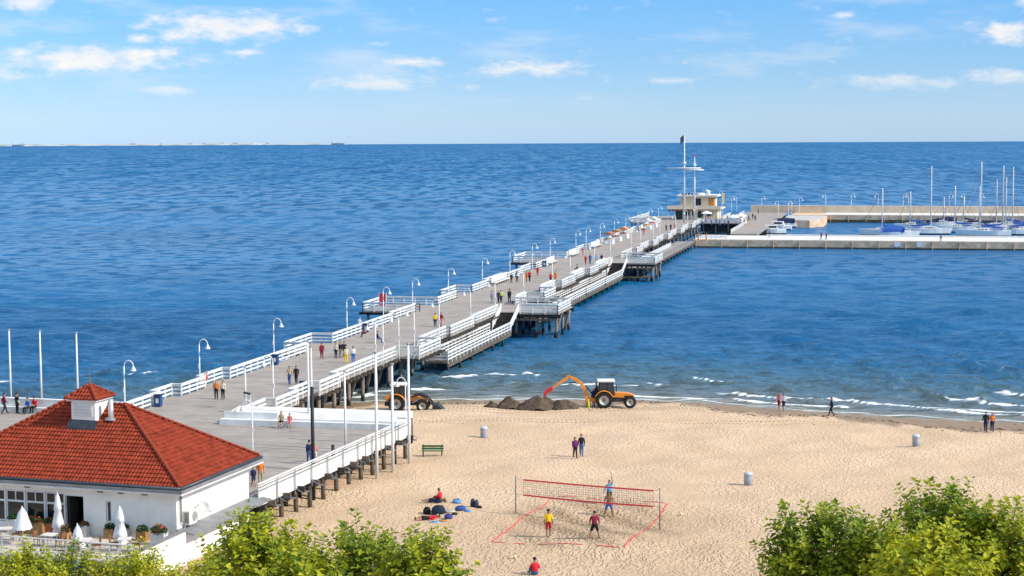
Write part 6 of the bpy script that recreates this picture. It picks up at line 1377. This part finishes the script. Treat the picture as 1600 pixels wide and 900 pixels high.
# ------------------------------------------------------------------ boats
HULL = mat('white gelcoat', (.86, .83, .78), .35, .04, 1, spec=.25); BOOT = mat('dark boot stripe', (.02, .03, .05), .4, .1, 1)
def hull_mesh(ln, beam, h_, m1=HULL):
    n = 13; vs = []; fs = []
    for i in range(n):
        f = i / (n - 1); x = -ln / 2 + ln * f; b = beam / 2 * (min(1, .72 + f * 1.1) if f < .3 else max(.02, 1 - ((f - .3) / .7) ** 2.2)); sh = h_ * (1 + .25 * f * f)
        for (yy, z) in ((0, -.5), (.55, -.35), (.88, .12), (.97, .32), (1, sh)): vs.append((x + (.5 * max(0, z) / h_ if f > .9 else 0), yy * b, z))
        for (yy, z) in ((.55, -.35), (.88, .12), (.97, .32), (1, sh)): vs.append((x + (.5 * max(0, z) / h_ if f > .9 else 0), -yy * b, z))
    mats = []
    for i in range(n - 1):
        a, b = i * 9, i * 9 + 9
        for c1_, c2_, k in ((0, 1, 1), (1, 2, 1), (2, 3, 1), (3, 4, 0)): fs.append((a + c1_, b + c1_, b + c2_, a + c2_)); mats.append(k)
        for c1_, c2_, k in ((0, 5, 1), (5, 6, 1), (6, 7, 1), (7, 8, 0)): fs.append((a + c1_, a + c2_, b + c2_, b + c1_)); mats.append(k)
        fs.append((a + 4, b + 4, b + 8, a + 8)); mats.append(0)
    fs.append((0, 1, 2, 3, 4, 8, 7, 6, 5)); mats.append(0)
    mb = MB().add(vs, fs); mb.m = mats
    return mb.mesh('hull', [m1, BOOT])
def yacht(px, py, ln, mast, flip, label, cover=BLUE, mast_x=None):
    ln *= 1.12; p = at(px, py, 0); p.z = 0; t = thing('sailing_yacht', label, 'sailboat', p, PIER_ROT + (PI if flip else 0) + R(random.uniform(-4, 4)), 'yachts in the harbour')
    link('hull', hull_mesh(ln, ln * .3, 1.5), t)
    c = MB(); P = [(-ln * .12, 1.52), (-ln * .10, 2.15), (ln * .16, 2.05), (ln * .26, 1.6)]; b = ln * .09; n = 4
    c.add([(x, -b, z) for x, z in P] + [(x, b, z) for x, z in P], [tuple(range(n)), tuple(range(2 * n - 1, n - 1, -1))] + [(i, n + i, n + (i + 1) % n, (i + 1) % n) for i in range(n)]); co_ = c.build('cabin', HULL, t)
    for k in range(3):
        for y in (-b - .012, b + .002): MB().box(-ln * .06 + k * ln * .065, -ln * .02 + k * ln * .065, y, y + .01, 1.72, 1.95).build('window', GLASS, co_)
    mx_ = ln * .06; m = MB(); m.tube([(mx_, 0, 1.2), (mx_, 0, mast * .6), (mx_, 0, mast)], [.17, .16, .12], 8); mo = m.build('mast', WHITE, t, True)
    for z in (.42, .68): MB().bar((mx_, -.9, mast * z), (mx_, .9, mast * z), .06, .05).build('spreader', WHITE, mo)
    m = MB(); m.tube([(mx_ - .1, 0, 2.35), (-ln * .42, 0, 2.25)], .07, 8); m.build('boom', WHITE, t, True)
    m = MB(); m.tube([(mx_ - .05, 0, 3.9), (mx_ - .12, 0, 2.9), (mx_ - .8, 0, 2.62), (-ln * .2, 0, 2.5), (-ln * .41, 0, 2.38)], [.08, .20, .26, .22, .10], 8); m.build('sail_cover', cover, t, True)
    m = MB(); m.tube([(mx_, 0, mast * .98), (ln * .5, 0, 1.5)], .055, 5); m.tube([(mx_, 0, mast), (-ln * .5, 0, 1.3)], .035, 5)
    for y in (-1, 1): m.tube([(mx_, 0, mast * .95), (mx_, y * .9, mast * .68), (mx_ - .1, y * ln * .14, 1.3)], .03, 5)
    m.build('rigging', mat('grey rigging', (.22, .23, .26), .5, .1, 2), t)
    m = MB()
    for y in (-1, 1):
        for k in range(5): m.bar((-ln * .45 + k * ln * .2, y * ln * .12, 1.3), (-ln * .45 + k * ln * .2, y * ln * .12, 1.9), .04)
        m.bar((-ln * .46, y * ln * .12, 1.9), (ln * .36, y * ln * .12, 1.9), .035)
    m.build('guard_rail', GREYM, t); MB().box(-ln * .36, -ln * .16, -ln * .1, ln * .1, 1.9, 2.02).build('spray_hood', cover, t)
    return t
yacht(1383, 368, 12, 12.8, True, 'yacht with low mast and blue boom cover, leftmost in the harbour'); yacht(1450, 366, 10.5, 18.6, False, 'yacht with tall mast standing alone in the middle of the harbour'); yacht(1537, 369, 12.5, 19.8, True, 'yacht with the tallest mast and blue sail cover'); yacht(1562, 366, 11, 18.6, False, 'yacht moored just behind the tallest mast'); yacht(1586, 364, 11, 18.2, True, 'yacht at the right edge of the picture')
yacht(1472, 356, 6.5, 9.0, False, 'small yacht with short mast behind the middle of the harbour', NAVY); yacht(1508, 356, 6.5, 9.2, True, 'small yacht with short mast left of the tall masts', NAVY)
yacht(1553, 361, 9, 14.5, False, 'yacht tucked between the tallest mast and its neighbour', NAVY); yacht(1495, 363, 9, 13, True, 'yacht with medium mast just left of the tallest one'); yacht(1606, 367, 12, 19.2, False, 'yacht half out of frame at the right edge, nearest the quay'); yacht(1527, 360, 8, 12.5, False, 'small yacht between the short and the tall masts', NAVY); yacht(1425, 359, 8, 11, True, 'small yacht with blue cover behind the left motorboat'); yacht(1575, 358, 10, 15, True, 'yacht farthest back among the tall masts on the right')
def motorboat(px, py, ln, rz, label, cover=None, canvas=NAVY):
    ln *= 1.2; p = at(px, py, 0); p.z = 0; t = thing('motorboat', label, 'motorboat', p, rz, 'motorboats in the harbour')
    link('hull', hull_mesh(ln, ln * .34, 1.3), t)
    if cover is None:
        c = MB(); P = [(-ln * .3, 1.35), (-ln * .27, 2.4), (ln * .06, 2.45), (ln * .2, 1.55)]; b = ln * .12; n = 4
        c.add([(x, -b, z) for x, z in P] + [(x, b, z) for x, z in P], [tuple(range(n)), tuple(range(2 * n - 1, n - 1, -1))] + [(i, n + i, n + (i + 1) % n, (i + 1) % n) for i in range(n)]); co_ = c.build('cabin', HULL, t)
        for y in (-b - .02, b + .005): MB().box(-ln * .24, ln * .06, y, y + .015, 1.75, 2.25).build('window', GLASS, co_)
        MB().add([(ln * .075, -b * .9, 2.36), (ln * .19, -b * .9, 1.68), (ln * .19, b * .9, 1.68), (ln * .075, b * .9, 2.36)], [(0, 1, 2, 3)]).build('windscreen', GLASS, co_).location = (.03, 0, .03)
    else:
        vs = []; fs = []; n = 9
        for i in range(7):
            f = i / 6; x = -ln * .45 + ln * .6 * f
            for k in range(n): a = PI * k / (n - 1); vs.append((x, ln * .155 * math.cos(a), 1.35 + (1.5 - .6 * abs(f - .4)) * math.sin(a)))
        for i in range(6):
            for k in range(n - 1): fs.append((i * n + k, i * n + k + 1, (i + 1) * n + k + 1, (i + 1) * n + k))
        fs += [tuple(range(n)), tuple(range(7 * n - 1, 6 * n - 1, -1))]; MB().add(vs, fs).build('canvas_cover', canvas, t, True)
    m = MB()
    for y in (-1, 1): m.tube([(ln * .1, y * ln * .14, 1.75), (ln * .3, y * ln * .1, 1.95), (ln * .47, 0, 2.0)], .03, 5)
    m.build('bow_rail', GREYM, t)
motorboat(1199, 365.5, 8.5, PIER_ROT + PI + .1, 'white motorboat with windscreen, nearest of those at the promenade'); motorboat(1209, 359, 8.5, PIER_ROT + PI, 'white motorboat with brown seats between two others'); motorboat(1216, 355, 9, PIER_ROT + PI, 'motorboat under a navy canvas cover behind two white ones', True)
motorboat(1404, 370, 8.5, PIER_ROT, 'white motorboat with blue canvas between the left yachts', True, BLUE); motorboat(1489, 353, 5.5, PIER_ROT, 'small dark dinghy behind the middle of the harbour', True, NAVY)
